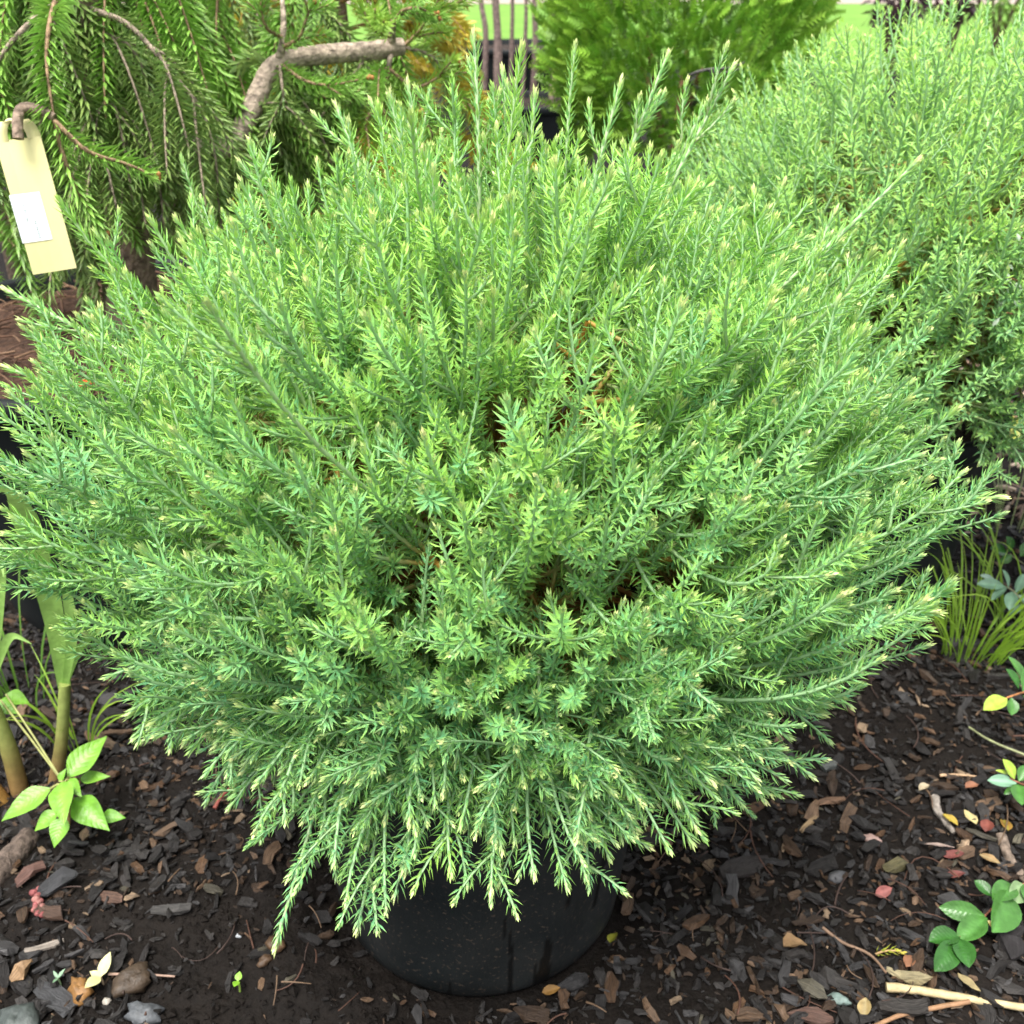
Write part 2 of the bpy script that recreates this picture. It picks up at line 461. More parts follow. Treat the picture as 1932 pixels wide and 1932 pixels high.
def axis_grid(lo, hi, a, b, fine, grow=1.22):
    g = list(np.arange(a, b + fine * 0.5, fine))
    s = fine
    while g[-1] < hi:
        s *= grow; g.append(min(g[-1] + s, hi))
    s = fine
    while g[0] > lo:
        s *= grow; g.insert(0, max(g[0] - s, lo))
    return np.array(g)
gx = axis_grid(-60, 60, -0.78, 0.80, 0.0058)
gy = axis_grid(-20, 90, 0.32, 1.25, 0.0058)
GX, GY = np.meshgrid(gx, gy)
GZ = ground_h(GX, GY)
mb = MB()
nx_, ny_ = len(gx), len(gy)
ii = (np.arange(ny_ - 1)[:, None] * nx_ + np.arange(nx_ - 1)[None])
mb.add(np.stack([GX, GY, GZ], -1).reshape(-1, 3), (1, 1, 1), None, np.stack([ii, ii + 1, ii + nx_ + 1, ii + nx_], -1).reshape(-1, 4))
ground = mb.build('ground', M_SOIL)
ground['kind'] = 'structure'

def sheet(name, mat, x0, x1, y0, y1, z, col=(1, 1, 1)):
    m = MB(); m.add([(x0, y0, z), (x1, y0, z), (x1, y1, z), (x0, y1, z)], col, None, [(0, 1, 2, 3)])
    o = m.build(name, mat); o['kind'] = 'structure'; return o
sheet('lawn', M_LAWN, -40, 40, 8.4, 60, 0.012)
sheet('path', M_STONE, -40, 40, 17.0, 19.5, 0.018, (0.34, 0.27, 0.22))

def hg(x, y):
    return float(ground_h(np.array([x]), np.array([y]))[0])

# bark chips ---------------------------------------------------------------------------
CHIPC = [((0.017, 0.0145, 0.013), 0.34), ((0.034, 0.030, 0.027), 0.28), ((0.055, 0.052, 0.051), 0.12), ((0.055, 0.033, 0.019), 0.13),
         ((0.10, 0.055, 0.028), 0.06), ((0.16, 0.10, 0.06), 0.045), ((0.09, 0.08, 0.055), 0.02), ((0.27, 0.19, 0.12), 0.015)]
CP = np.cumsum([c[1] for c in CHIPC])
def chip(mb, x, y, L, Wd, Th, yaw, tilt, roll, col, lift, z=None):
    """a splintered piece of bark: four uneven cross-sections"""
    ns = 4 if L > 0.009 else 3
    sx = (np.linspace(-0.5, 0.5, ns) + np.array([0, *rng.uniform(-0.1, 0.1, ns - 2), 0])) * L
    ws = Wd * 0.5 * rng.uniform(0.65, 1.1, ns); ws[0] *= rng.uniform(0.15, 0.9); ws[-1] *= rng.uniform(0.1, 0.9)
    th = Th * 0.5 * rng.uniform(0.6, 1.15, ns); th[0] *= 0.6; th[-1] *= 0.6
    bend = np.cumsum(rng.normal(0, 0.035, ns)) * L
    off = np.cumsum(rng.normal(0, 0.12, ns)) * Wd
    ab = np.array([(-1, -1), (1, -1), (1, 1), (-1, 1)], float)
    V = np.zeros((ns, 4, 3)); G = np.zeros((ns, 4, 3)); g0 = rng.random() * 50
    V[..., 0] = sx[:, None] + rng.normal(0, 0.05, (ns, 4)) * Wd
    V[..., 1] = ab[None, :, 0] * ws[:, None] + off[:, None] + rng.normal(0, 0.06, (ns, 4)) * Wd
    V[..., 2] = ab[None, :, 1] * th[:, None] + bend[:, None] + rng.normal(0, 0.18, (ns, 4)) * Th
    G[..., 0] = g0 + sx[:, None] * 60; G[..., 1] = g0 + ab[None, :, 0] * ws[:, None] * 900 + ab[None, :, 1] * 0.8; G[..., 2] = g0 * 2
    cy, sy, ct, st, cr_, sr = math.cos(yaw), math.sin(yaw), math.cos(tilt), math.sin(tilt), math.cos(roll), math.sin(roll)
    R = np.array([[cy, -sy, 0], [sy, cy, 0], [0, 0, 1]]) @ np.array([[ct, 0, st], [0, 1, 0], [-st, 0, ct]]) @ np.array([[1, 0, 0], [0, cr_, -sr], [0, sr, cr_]])
    V = V.reshape(-1, 3) @ R.T + np.array([x, y, (hg(x, y) if z is None else z) + lift])
    mb.add(V, np.asarray(col) * rng.uniform(0.7, 1.3) * 0.8, None, CHIP_F[ns], G.reshape(-1, 3))
CHIP_F = {n: [(0, 3, 2, 1), tuple(4 * n - 4 + q for q in range(4))] + [(i + k, i + (k + 1) % 4, i + 4 + (k + 1) % 4, i + 4 + k) for i in range(0, 4 * n - 4, 4) for k in range(4)] for n in (3, 4)}
NCH = 21000
cx_, cy_ = rng.uniform(-0.95, 1.0, 90000), rng.uniform(0.30, 1.65, 90000)
q_ = np.stack([cx_, cy_, np.zeros_like(cx_)], -1) - CAM
dz_ = q_ @ FW; cpx = 966 + (q_ @ RT) / dz_ / T * 966; cpy = 966 - (q_ @ UP) / dz_ / T * 966
ok = (cpx > -160) & (cpx < 2100) & (cpy < 2080) & (np.hypot(cx_ - POT_C[0], cy_ - POT_C[1]) > 0.158)
ok &= rng.random(90000) > 0.86 * soil_mask(cx_, cy_)
ok &= ~((cy_ > 1.25) & (rng.random(90000) < 0.5))
cx_, cy_ = cx_[ok][:NCH], cy_[ok][:NCH]
cl_ = np.clip(rng.lognormal(math.log(0.0088), 0.55, len(cx_)), 0.0032, 0.034)
cz_ = ground_h(cx_, cy_)
chips = list(zip(cl_, cx_, cy_, cz_))
def vis_score(c):
    L, x, y, _z = c
    px, py, dz = proj((x, y, 0))
    inside = 1.0 if (-20 < px < 1950 and 1150 < py < 1960) else 0.05
    hid = 0.1 if (250 < px < 1500 and py < 1560) else 1.0
    return L / dz * inside * hid
chips.sort(key=vis_score, reverse=True)
stuff = MB()
for i, (L, x, y, zg) in enumerate(chips):
    Wd = L * rng.uniform(0.16, 0.6); Th = min(0.006, L * rng.uniform(0.12, 0.32))
    col = CHIPC[int(np.searchsorted(CP, rng.random() * CP[-1]))][0]
    lift = rng.uniform(-0.001, 0.007) if i >= 300 else rng.uniform(0.003, 0.009)
    m = MB() if i < 300 else stuff
    chip(m, x, y, L, Wd, Th, rng.uniform(0, 6.28), rng.normal(0, 0.22), rng.normal(0, 0.3), col, lift, zg)
    if i < 300:
        m.build('wood_chip', M_CHIP, ground, origin=(x, y, zg), smooth=False)
o = stuff.build('bark_mulch', M_CHIP, smooth=False)
o['kind'] = 'stuff'; tag(o, 'dark wet bark mulch of small chips spread over the ground', 'mulch')

# soil crumbs where the earth is bare
OCT_V = np.array([(1, 0, 0), (0, 1, 0), (-1, 0, 0), (0, -1, 0), (0, 0, 1), (0, 0, -1)], float)
OCT_F = [(0, 1, 4), (1, 2, 4), (2, 3, 4), (3, 0, 4), (1, 0, 5), (2, 1, 5), (3, 2, 5), (0, 3, 5)]
def blob(mb, c, r, col, rough=0.35, sq=(1, 1, 1)):
    V = OCT_V * (1 + rough * (rng.random((6, 1)) - 0.5)) * np.array(sq) * r
    a = rng.random() * 6.28; R = np.array([[math.cos(a), -math.sin(a), 0], [math.sin(a), math.cos(a), 0], [0, 0, 1]])
    mb.add(V @ R.T + np.asarray(c), col, OCT_F)
def dense_blob(mb, c, r, col, sq=(1, 1, 1), amp=0.15, yaw=0.0, seed=0):
    lat, lon = 9, 14
    th = np.linspace(0.02, math.pi - 0.02, lat)[:, None]; ph_ = (np.arange(lon) / lon * 2 * math.pi)[None]
    d = np.stack([np.sin(th) * np.cos(ph_), np.sin(th) * np.sin(ph_), np.cos(th) * np.ones_like(ph_)], -1)
    rr = 1 + amp * (vnoise(d[..., 0] * 2 + d[..., 2] + 9 + seed, d[..., 1] * 2 + seed, 7 + seed) * 2)
    V = d * rr[..., None] * np.array(sq) * r
    R = np.array([[math.cos(yaw), -math.sin(yaw), 0], [math.sin(yaw), math.cos(yaw), 0], [0, 0, 1]])
    V = V.reshape(-1, 3) @ R.T + np.asarray(c)
    i = np.arange(lat - 1)[:, None] * lon; j = np.arange(lon)[None]; k = (j + 1) % lon
    F = np.stack([i + j, i + lon + j, i + lon + k, i + k], -1).reshape(-1, 4)
    mb.add(V, col, None, F)
mb = MB()
bx_, by_ = rng.uniform(-0.75, 0.75, 60000), rng.uniform(0.32, 1.3, 60000)
ok = (np.hypot(bx_ - POT_C[0], by_ - POT_C[1]) > 0.157) & (rng.random(60000) < 0.32 + soil_mask(bx_, by_))
bx_, by_ = bx_[ok][:11000], by_[ok][:11000]
bz_ = ground_h(bx_, by_)
for x, y, zg in zip(bx_, by_, bz_):
    r = float(np.clip(rng.lognormal(math.log(0.0020), 0.5), 0.0009, 0.007))
    blob(mb, (x, y, zg + r * 0.3), r, np.array((0.020, 0.015, 0.012)) * rng.uniform(0.6, 1.5), 0.7, (1, 1, 0.75))
o = mb.build('soil_crumbs', M_SOIL, smooth=False); o['kind'] = 'stuff'; tag(o, 'dark moist soil crumbs scattered around the round pot', 'soil')

# ------------------------------------------------------------------ main pot
def pot(name, label, c, h, rb, rt, mat, seg=120, ridges=0.0, stain=False, soilcol=(0.03, 0.02, 0.015), group=None, z0=0.0, lip=0.012):
    t = thing(name, label, 'pot', (c[0], c[1], z0), group)
    def fn(A, r, z):
        k = np.clip(z / h, 0, 1)
        dent = 0.0035 * np.cos(A * 12) * sstep(0.0, 0.25, k) * (1 - sstep(0.75, 0.9, k)) if ridges >= 0 else 0
        return r * (1 + 0.012 * np.sin(A * 2 + 0.6) * (1 - k)) + dent * (r > rb * 0.9)
    def col(A, z):
        c_ = np.ones(A.shape + (3,))
        if stain:
            # dark wet runs down the wall
            for (ang, zt, zb, wdt) in ((-1.35, 0.115, 0.0, 0.012), (-1.39, 0.135, 0.10, 0.016), (-1.12, 0.085, 0.0, 0.035), (-1.18, 0.05, 0.0, 0.014), (-1.02, 0.16, 0.13, 0.012), (-2.35, 0.2, 0.09, 0.012), (-0.72, 0.2, 0.08, 0.015), (-1.75, 0.05, 0.0, 0.01)):
                m_ = (np.abs(A - 2 * math.pi - ang + 0.02 * vnoise(z * 60, A * 0 + ang, 3)) < wdt * (0.5 + 0.8 * np.clip((zt - z) / 0.05, 0, 1))) & (z < zt) & (z > zb)
                c_[m_] *= 0.22
            wet = sstep(0.0, 0.03, 0.035 + 0.03 * vnoise(A * 6, z * 0, 9) - z)
            c_ *= (1 - 0.55 * wet)[..., None]
        return c_
    n = 40 if stain else 18
    k = np.linspace(0, 1, n)
    prof = [(rb * 0.55, 0.0), (rb * 0.9, 0.0), (rb * 0.975, 0.004)] + [(rb + (rt - rb) * kk, 0.012 + (h - 0.04) * kk) for kk in k]
    w = MB(); lathe(w, prof, (c[0], c[1], z0), col, 360 if stain else seg, fn)
    w.build('wall', mat, t)
    r = MB()
    lathe(r, [(rt - 0.002, h - 0.034), (rt + lip * 0.6, h - 0.032), (rt + lip, h - 0.027), (rt + lip, h - 0.006), (rt + lip * 0.8, h), (rt + 0.001, h), (rt - 0.003, h - 0.004), (rt - 0.006, h - 0.06)], (c[0], c[1], z0), (1, 1, 1), seg)
    r.build('rim', mat, t)
    s = MB()
    rr = np.linspace(0.0, 1, 14)[:, None]; aa = np.linspace(0, 2 * math.pi, 48, endpoint=False)[None]
    X = c[0] + rr * (rt - 0.004) * np.cos(aa); Y = c[1] + rr * (rt - 0.004) * np.sin(aa)
    Z = z0 + h - 0.03 + 0.012 * vnoise(X * 40, Y * 40, 3) + 0.01 * (1 - rr ** 2)
    i = np.arange(13)[:, None] * 48; j = np.arange(48)[None]; kx = (j + 1) % 48
    s.add(np.stack([X, Y, Z], -1).reshape(-1, 3), soilcol, None, np.stack([i + j, i + 48 + j, i + 48 + kx, i + kx], -1).reshape(-1, 4))
    s.build('potting_soil', M_BARK, t)
    return t
POT_H = 0.35
pot('nursery_pot', 'black plastic nursery pot with muddy specks, holding the large front shrub', (POT_C[0], POT_C[1]), POT_H, 0.150, 0.180, M_POT, stain=True, z0=-0.006)

# ------------------------------------------------------------------ dwarf cedar shrubs
CEDAR = dict(a=(0.155, 0.44, 0.215), b=(0.36, 0.65, 0.115), tip=(0.68, 0.83, 0.17), cream=(0.86, 0.84, 0.40),
             stem=(0.30, 0.48, 0.25), stem_old=(0.46, 0.25, 0.04), old=(0.27, 0.28, 0.03))
def crown_R(d, ax):
    """distance from the crown's base point to its outline in direction d; ax = (side, front, back, up, down)"""
    a = ax[0]; ax = tuple(ax); b = np.where(d[..., 1] < 0, ax[1], ax[2]); c = np.where(d[..., 2] > 0, ax[3], ax[4])
    p = 2.45
    r = (np.abs(d[..., 0] / a) ** p + np.abs(d[..., 1] / b) ** p + np.abs(d[..., 2] / c) ** p) ** (-1 / p)
    az = np.arctan2(d[..., 1], d[..., 0]); el = np.arcsin(np.clip(d[..., 2], -1, 1))
    if ax[5:]:
        left = sstep(0.25, 0.75, -d[..., 0]); right = sstep(0.2, 0.7, d[..., 0]); z = d[..., 2]
        mid = sstep(0.12, 0.32, z) * (1 - sstep(0.55, 0.8, z)); low = 1 - sstep(-0.05, 0.2, z)
        r = r * (1 - 0.10 * left + 0.08 * left * mid + 0.04 * right * mid - 0.15 * right * low - 0.08 * left * low)
    return r * (1 + 0.12 * vnoise(az * 1.6 + 20, el * 2.2 + 7, 31) + 0.08 * vnoise(az * 4 + 50, el * 4 + 3, 32))
def shrub(name, label, O, ax, nfan, nshoot, dens, lat, nparts, soil_z, seed, nlen=0.0135, nwid=0.0021, elmin=-26, leaders=30, tall=(), skirt=0, lite=False):
    global rng
    rng = np.random.default_rng(seed)
    O = np.asarray(O, float)
    t = thing(name, label, 'shrub', (O[0], O[1], soil_z))
    # fan directions over the dome
    dirs = []
    N = nfan
    zmin = math.sin(math.radians(elmin))
    for i in range(N):
        z = 1 - (1 - zmin) * (i + 0.5) / N
        a = i * 2.39996 + rng.normal(0, 0.12)
        z = np.clip(z + rng.normal(0, 0.03), zmin, 1)
        r = math.sqrt(max(0, 1 - z * z))
        dirs.append((r * math.cos(a), r * math.sin(a), z))
    for i in range(skirt):      # extra low fans make the thick drooping skirt
        a = -math.pi / 2 - 0.1 + rng.normal(0, 0.62); z = math.sin(math.radians(rng.uniform(-18, 4))); r = math.sqrt(1 - z * z)
        dirs.append((r * math.cos(a), r * math.sin(a), z))
    dirs = np.array(dirs)
    tocam = nz(CAM - O)
    # trunk
    m = MB()
    for k in range(5):
        a = k * 1.26 + 0.3
        e = O + np.array([math.cos(a) * 0.05, math.sin(a) * 0.05, 0.05])
        p = resample([(O[0] + math.cos(a) * 0.012, O[1] + math.sin(a) * 0.012, soil_z - 0.02), O + np.array([math.cos(a) * 0.02, math.sin(a) * 0.02, -0.01]), e], 8)
        tube(m, p, np.linspace(0.012, 0.006, 8), (0.16, 0.085, 0.045), 8, 0.2)
    m.build('trunk', M_BARK, t)
    shoots = []
    for fi, d in enumerate(dirs):
        hidden = (d @ tocam < -0.25) and d[2] < 0.45
        R = float(crown_R(d, ax))
        st = O + np.array([d[0], d[1], 0]) * 0.035 + np.array([0, 0, 0.02 * rng.random()])
        fb = O + d * R * rng.uniform(0.5, 0.72) + np.array([0, 0, -0.012])
        md = (st + fb) / 2 + np.array([0, 0, -0.02 + 0.01 * rng.random()]) + rng.normal(0, 0.008, 3)
        P = bez(st, md, fb, 8)
        m = MB()
        cc = dict(CEDAR); cc['a'] = CEDAR['old']; cc['b'] = (0.14, 0.24, 0.05); cc['mix'] = 0.1
        shoot(m, P, nlen * 0.62, nwid, dens * 0.6, cc, 0.0042, 0.0026, 55, 40, 0.01, 0.0, startfrac=0.35, stemcols=((0.13, 0.06, 0.025), (0.30, 0.15, 0.025)) if not lite else ((0.13, 0.08, 0.03), (0.2, 0.2, 0.05)), lite=True)
        m.build('branch', M_NEEDLE, t)
        ns = max(2, int(nshoot * (0.35 if hidden else 1)))
        for k in range(ns + (2 if lite else 1)):
            inner = k >= ns
            j = rng.normal(0, 1, 3); j -= d * (j @ d)
            j = nz(j) * (0.08 + 0.36 * math.sqrt(rng.random()))
            dd = nz(d + j)
            Rk = float(crown_R(dd, ax)) * (rng.uniform(0.84, 1.06) if not inner else rng.uniform(0.68, 0.82))
            if dd[2] < zmin: dd = nz(np.array([dd[0], dd[1], zmin])); 
            tip = O + dd * Rk
            lead = (not inner) and rng.random() < leaders / (N * nshoot) * (2.4 if dd[2] > 0.55 else 0.6)
            if lead: tip = O + dd * Rk * rng.uniform(1.1, 1.22)
            b0 = P[-1] if rng.random() < 0.6 else P[-2]
            up = np.array([0, 0, 1.0])
            droop = dd[2] < 0.08
            if droop: tip = tip - up * rng.uniform(-0.01, 0.03)
            elif dd[2] < 0.6: tip = tip + up * rng.uniform(0.0, 0.035)
            rise = 1.25 * sstep(-0.08, 0.14, dd[2] + rng.normal(0, 0.06)) - 0.35 * (1 - sstep(-0.25, -0.02, dd[2]))      # shoots turn up to the light, the lowest sag
            fin = nz(dd * 0.7 + up * rise + rng.normal(0, 0.2, 3))
            ctrl = tip - fin * np.linalg.norm(tip - b0) * 0.55
            ctrl = ctrl * 0.8 + (b0 * 0.45 + tip * 0.55) * 0.2
            Q = bez(b0, ctrl, tip, 9)
            m = MB()
            cc = dict(CEDAR)
            yel = np.clip(0.08 + 0.5 * max(0, dd[2]) + rng.normal(0, 0.14), 0, 0.85)  # higher shoots yellower and paler: growth colour, plus light from above painted in
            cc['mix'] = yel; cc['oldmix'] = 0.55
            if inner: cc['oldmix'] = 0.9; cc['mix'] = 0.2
            lt = lite or inner or hidden
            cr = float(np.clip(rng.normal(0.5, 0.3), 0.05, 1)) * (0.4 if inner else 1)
            sl = rng.uniform(0.7, 1.2)
            op = rng.uniform(52, 74) if not lead else rng.uniform(34, 48)
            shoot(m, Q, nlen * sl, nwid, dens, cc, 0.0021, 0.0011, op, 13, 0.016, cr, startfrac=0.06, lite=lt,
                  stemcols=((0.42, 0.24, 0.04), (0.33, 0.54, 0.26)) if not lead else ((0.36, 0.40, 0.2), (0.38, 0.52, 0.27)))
            seg = Q[-1] - Q[-3]; tg = nz(seg)
            Ls = np.linalg.norm(tip - b0)
            nl = rng.poisson(lat) if not inner else 1
            for _ in range(min(nl, 7)):
                f = rng.uniform(0.25, 0.9)
                p0 = np.array([np.interp(f, np.linspace(0, 1, 9), Q[:, q]) for q in range(3)])
                jj = rng.normal(0, 1, 3); jj -= tg * (jj @ tg); jj = nz(jj)
                dl = nz(tg * 0.85 + jj * rng.uniform(0.4, 0.95) + up * 0.2)
                ll = min(rng.uniform(0.018, 0.075), Ls * (1.02 - f) * 1.1 + 0.015)
                p2 = p0 + dl * ll; p1 = p0 + nz(dl + jj * 0.25) * ll * 0.5
                cc2 = dict(cc); cc2['oldmix'] = 0.15
                shoot(m, bez(p0, p1, p2, 5), nlen * 0.88 * sl, nwid * 0.95, dens * 1.05, cc2, 0.0016, 0.0009, op, 13, 0.013, float(np.clip(rng.normal(0.45, 0.3), 0.05, 1)), stemcols=((0.30, 0.46, 0.19), (0.33, 0.54, 0.26)), lite=lt)
            px, py, dz = proj(tip)
            sc = (dd @ tocam + 0.5) * (Rk / float(crown_R(dd, ax))) / dz * (1 if (0 < px < 1932 and 0 < py < 1932) else 0.05) * (0.02 if inner else 1)
            shoots.append((sc, m, tip, b0))
    for (px, py, Y) in tall:      # long leaders standing clear of the dome
        tip = W(px, py, Y); b0 = O + (tip - O) * 0.52
        Q = bez(b0, b0 * 0.5 + tip * 0.5 + rng.normal(0, 0.006, 3), tip, 10); tg = nz(Q[-1] - Q[-3])
        m = MB(); cc = dict(CEDAR); cc['mix'] = 0.35; cc['oldmix'] = 0.3
        sc_ = ((0.34, 0.42, 0.2), (0.40, 0.54, 0.29)); op = rng.uniform(28, 38)
        shoot(m, Q, nlen * 1.05, nwid, dens * 0.85, cc, 0.0028, 0.0014, op, 12, 0.018, 0.9, startfrac=0.1, stemcols=sc_)
        for _ in range(3):
            f = rng.uniform(0.4, 0.85); p0 = Q[int(f * 9)]; jj = rng.normal(0, 1, 3); jj -= tg * (jj @ tg); jj = nz(jj)
            ll = rng.uniform(0.03, 0.06); dl = nz(tg + jj * 0.5)
            shoot(m, bez(p0, p0 + nz(dl + jj * 0.3) * ll * 0.5, p0 + dl * ll, 6), nlen * 0.9, nwid, dens, cc, 0.0016, 0.001, op, 12, 0.014, 0.8, stemcols=sc_)
        shoots.append((9.0, m, tip, b0))
    shoots.sort(key=lambda s: -s[0])
    rest = MB()
    for i, (sc, m, tip, b0) in enumerate(shoots):
        if i < nparts:
            m.build('shoot', M_NEEDLE, t, origin=b0)
        else:
            rest.merge(m)
    o = rest.build('foliage', M_NEEDLE, t); o['kind'] = 'stuff'
    return t
shrub('dwarf_cedar', 'large dome-shaped blue-green dwarf conifer with cream shoot tips in the muddy-specked pot',
      (POT_C[0] + 0.005, POT_C[1] + 0.02, 0.415), (0.39, 0.295, 0.37, 0.345, 0.255, 1), 190, 6, 760, 2.5, 300, POT_H - 0.03, 5, nlen=0.0122, nwid=0.0023, elmin=-20, leaders=24, skirt=22,
      tall=((893, 62, 0.93), (948, 128, 0.92), (1262, 97, 0.95), (1388, 118, 0.94), (768, 152, 0.95), (1010, 170, 0.9), (1172, 150, 0.93), (632, 195, 0.93), (1335, 188, 0.95), (1735, 300, 0.86), (470, 262, 0.95), (1895, 938, 0.72), (8, 545, 0.86), (5, 690, 0.8), (735, 172, 0.9)))

# second shrub of the same kind, behind to the right
C2 = (0.52, 1.33)
pot('nursery_pot', 'plain black nursery pot under the soft-green dwarf conifer, beside the grass tuft', C2, 0.33, 0.145, 0.175, M_POT2)
shrub('dwarf_cedar', 'soft-green dwarf conifer in the plain black pot behind the large front shrub',
      (C2[0] + 0.06, C2[1] + 0.03, 0.40), (0.40, 0.34, 0.40, 0.41, 0.25), 165, 7, 400, 2.3, 200, 0.30, 9, nlen=0.0125, nwid=0.0028, elmin=-5, leaders=0, lite=True)
rng = np.random.default_rng(77)

# ------------------------------------------------------------------ weeping spruce in a wide pot, left
SP_C = (-0.56, 1.40)
YOUNG = dict(a=(0.15, 0.38, 0.05), b=(0.27, 0.52, 0.06), tip=(0.5, 0.68, 0.22), cream=(0.30, 0.42, 0.09), stem=(0.36, 0.22, 0.1), stem_old=(0.30, 0.2, 0.12), old=(0.13, 0.2, 0.04), mix=0.2)
OLDER = dict(a=(0.12, 0.26, 0.075), b=(0.27, 0.36, 0.07), tip=(0.36, 0.46, 0.14), cream=(0.2, 0.3, 0.08), stem=(0.28, 0.2, 0.13), stem_old=(0.30, 0.24, 0.18), old=(0.09, 0.13, 0.05), mix=0.15)
LIME = dict(a=(0.17, 0.38, 0.04), b=(0.30, 0.50, 0.05), tip=(0.45, 0.6, 0.16), cream=(0.42, 0.5, 0.08), stem=(0.36, 0.22, 0.1), stem_old=(0.30, 0.2, 0.12), old=(0.15, 0.25, 0.04), mix=0.25)
GOLD = dict(a=(0.34, 0.34, 0.03), b=(0.58, 0.46, 0.04), tip=(0.7, 0.55, 0.12), cream=(0.7, 0.5, 0.1), stem=(0.45, 0.3, 0.12), stem_old=(0.35, 0.22, 0.1), old=(0.24, 0.27, 0.04), mix=0.3)
pot('nursery_pot', 'wide black ribbed pot of brown needle litter below the weeping spruce', SP_C, 0.42, 0.25, 0.30, M_POT2, soilcol=(0.06, 0.032, 0.02), lip=0.016)
sp = thing('weeping_spruce', 'weeping spruce with grey-brown trunk and drooping needle branches, rooted in the wide pot', 'tree', (SP_C[0], SP_C[1], 0.39))
def pth(lst, n=24):
    return resample([W(a, b, c) for a, b, c in lst], n)
def spbranch(par, P, cols, nlen=0.022, nwid=0.0032, dens=900, r0=0.0034, flat=0.3, twigs=0, start=0.05, bud=0, ln=(0.06, 0.13), droop=0.35):
    """branch wood as the part, its needles (and buds) as sub-parts"""
    wood = MB(); nee = MB()
    def one(P, r0, st):
        tmp = MB(); shoot(tmp, P, nlen * 1.12, max(nwid * 1.55, 0.0032), dens * 1.3, cols, r0, 0.0011, 58, 22, 0.012, 0.5, startfrac=st, flat=flat, curve=0.35, lite=True)
        tube(wood, P, np.linspace(r0 * 1.02, 0.0012, len(P)), np.array(cols['stem_old']) * 0.9, 6, 0.15)
        # drop the stem tube (first entry) from the needle mesh
        if len(tmp.V) > 1: nee.add(tmp.V[1], tmp.C[1], tmp.F3[0] - len(tmp.V[0]))
        return P[-1], nz(P[-1] - P[-3])
    ends = [one(P, r0, start)]
    for k in range(twigs):
        f = rng.uniform(0.15, 0.85); i = f * (len(P) - 1); i0 = int(i)
        p0 = P[i0]; tg = nz(P[min(i0 + 1, len(P) - 1)] - P[max(i0 - 1, 0)])
        sd_ = nz(np.cross(tg, (0, 0.3, 1))) * (1 if k % 2 else -1)
        l = rng.uniform(*ln) * (1.1 - 0.6 * f)
        d = nz(tg * 0.75 + sd_ * rng.uniform(0.4, 0.8) + rng.normal(0, 0.18, 3))
        p2 = p0 + d * l + np.array([0, 0, -l * droop]); p1 = p0 + d * l * 0.55
        ends.append(one(bez(p0, p1, p2, 8), r0 * 0.5, 0.03))
    o = wood.build('branch', M_BARK, par, origin=P[0])
    if nee.n: nee.build('needles', M_SPRUCE, o)
    for e, d in ends[:bud]:
        b = MB()
        for q in range(3):
            dense_blob(b, e + d * 0.004 + rng.normal(0, 0.0025, 3), 0.0024, (0.36, 0.17, 0.05), (1, 1, 1.4), 0.1)
        b.build('bud', M_DRY, o)
    return o
BK = np.array((0.21, 0.155, 0.115)); BK2 = np.array((0.33, 0.265, 0.205))
tr = [(-0.56, 1.40, 0.37), tuple(W(240, 480, 1.40)), tuple(W(222, 360, 1.40)), tuple(W(200, 250, 1.40)), tuple(W(168, 130, 1.39)), tuple(W(155, 0, 1.38)), tuple(W(150, -110, 1.38)), tuple(W(165, -230, 1.40))]
P = resample(tr, 60)
m = MB(); tube(m, P, np.interp(np.linspace(0, 1, 60), [0, 0.12, 0.3, 0.5, 0.8, 1], [0.045, 0.036, 0.026, 0.023, 0.02, 0.012]) * (1 + 0.08 * vnoise(np.arange(60) * 0.7, np.zeros(60), 3)), BK, 18, 0.09)
m.build('trunk', M_BARK, sp)
def limb(par, P, r0, r1, col=BK2):
    m = MB(); tube(m, P, np.linspace(r0, r1, len(P)) * (1 + 0.16 * vnoise(np.arange(len(P)) * 0.6, np.zeros(len(P)), 8)), col, 12, 0.1)
    return m.build('limb', M_BARK, par, origin=P[0])
E = pth([(205, 240, 1.40), (300, 268, 1.42), (420, 278, 1.44), (450, 255, 1.45), (480, 195, 1.47), (505, 142, 1.49), (540, 114, 1.5), (620, 102, 1.52), (700, 96, 1.54), (760, 88, 1.56)], 60)
limb(sp, E, 0.0165, 0.0115)
U = pth([(152, -90, 1.38), (260, -120, 1.45), (420, -95, 1.55), (580, -50, 1.66), (740, -20, 1.74), (880, -60, 1.80)], 40)
limb(sp, U, 0.014, 0.006)
U2 = pth([(152, -60, 1.38), (260, -60, 1.55), (400, -40, 1.75), (560, -10, 1.9)], 30)
limb(sp, U2, 0.012, 0.006)
LFT = pth([(152, -60, 1.38), (60, -100, 1.36), (-80, -70, 1.34), (-220, 20, 1.3)], 30)
limb(sp, LFT, 0.012, 0.005)
UPL = pth([(520, 130, 1.495), (532, 90, 1.49), (535, 40, 1.5), (530, -30, 1.52)], 14)
limb(sp, UPL, 0.006, 0.003)
ST1 = pth([(738, 94, 1.553), (740, 60, 1.54), (745, 38, 1.53)], 8); limb(sp, ST1, 0.007, 0.003)
ST2 = pth([(738, 92, 1.553), (735, 115, 1.54), (733, 135, 1.54)], 8); limb(sp, ST2, 0.006, 0.002)
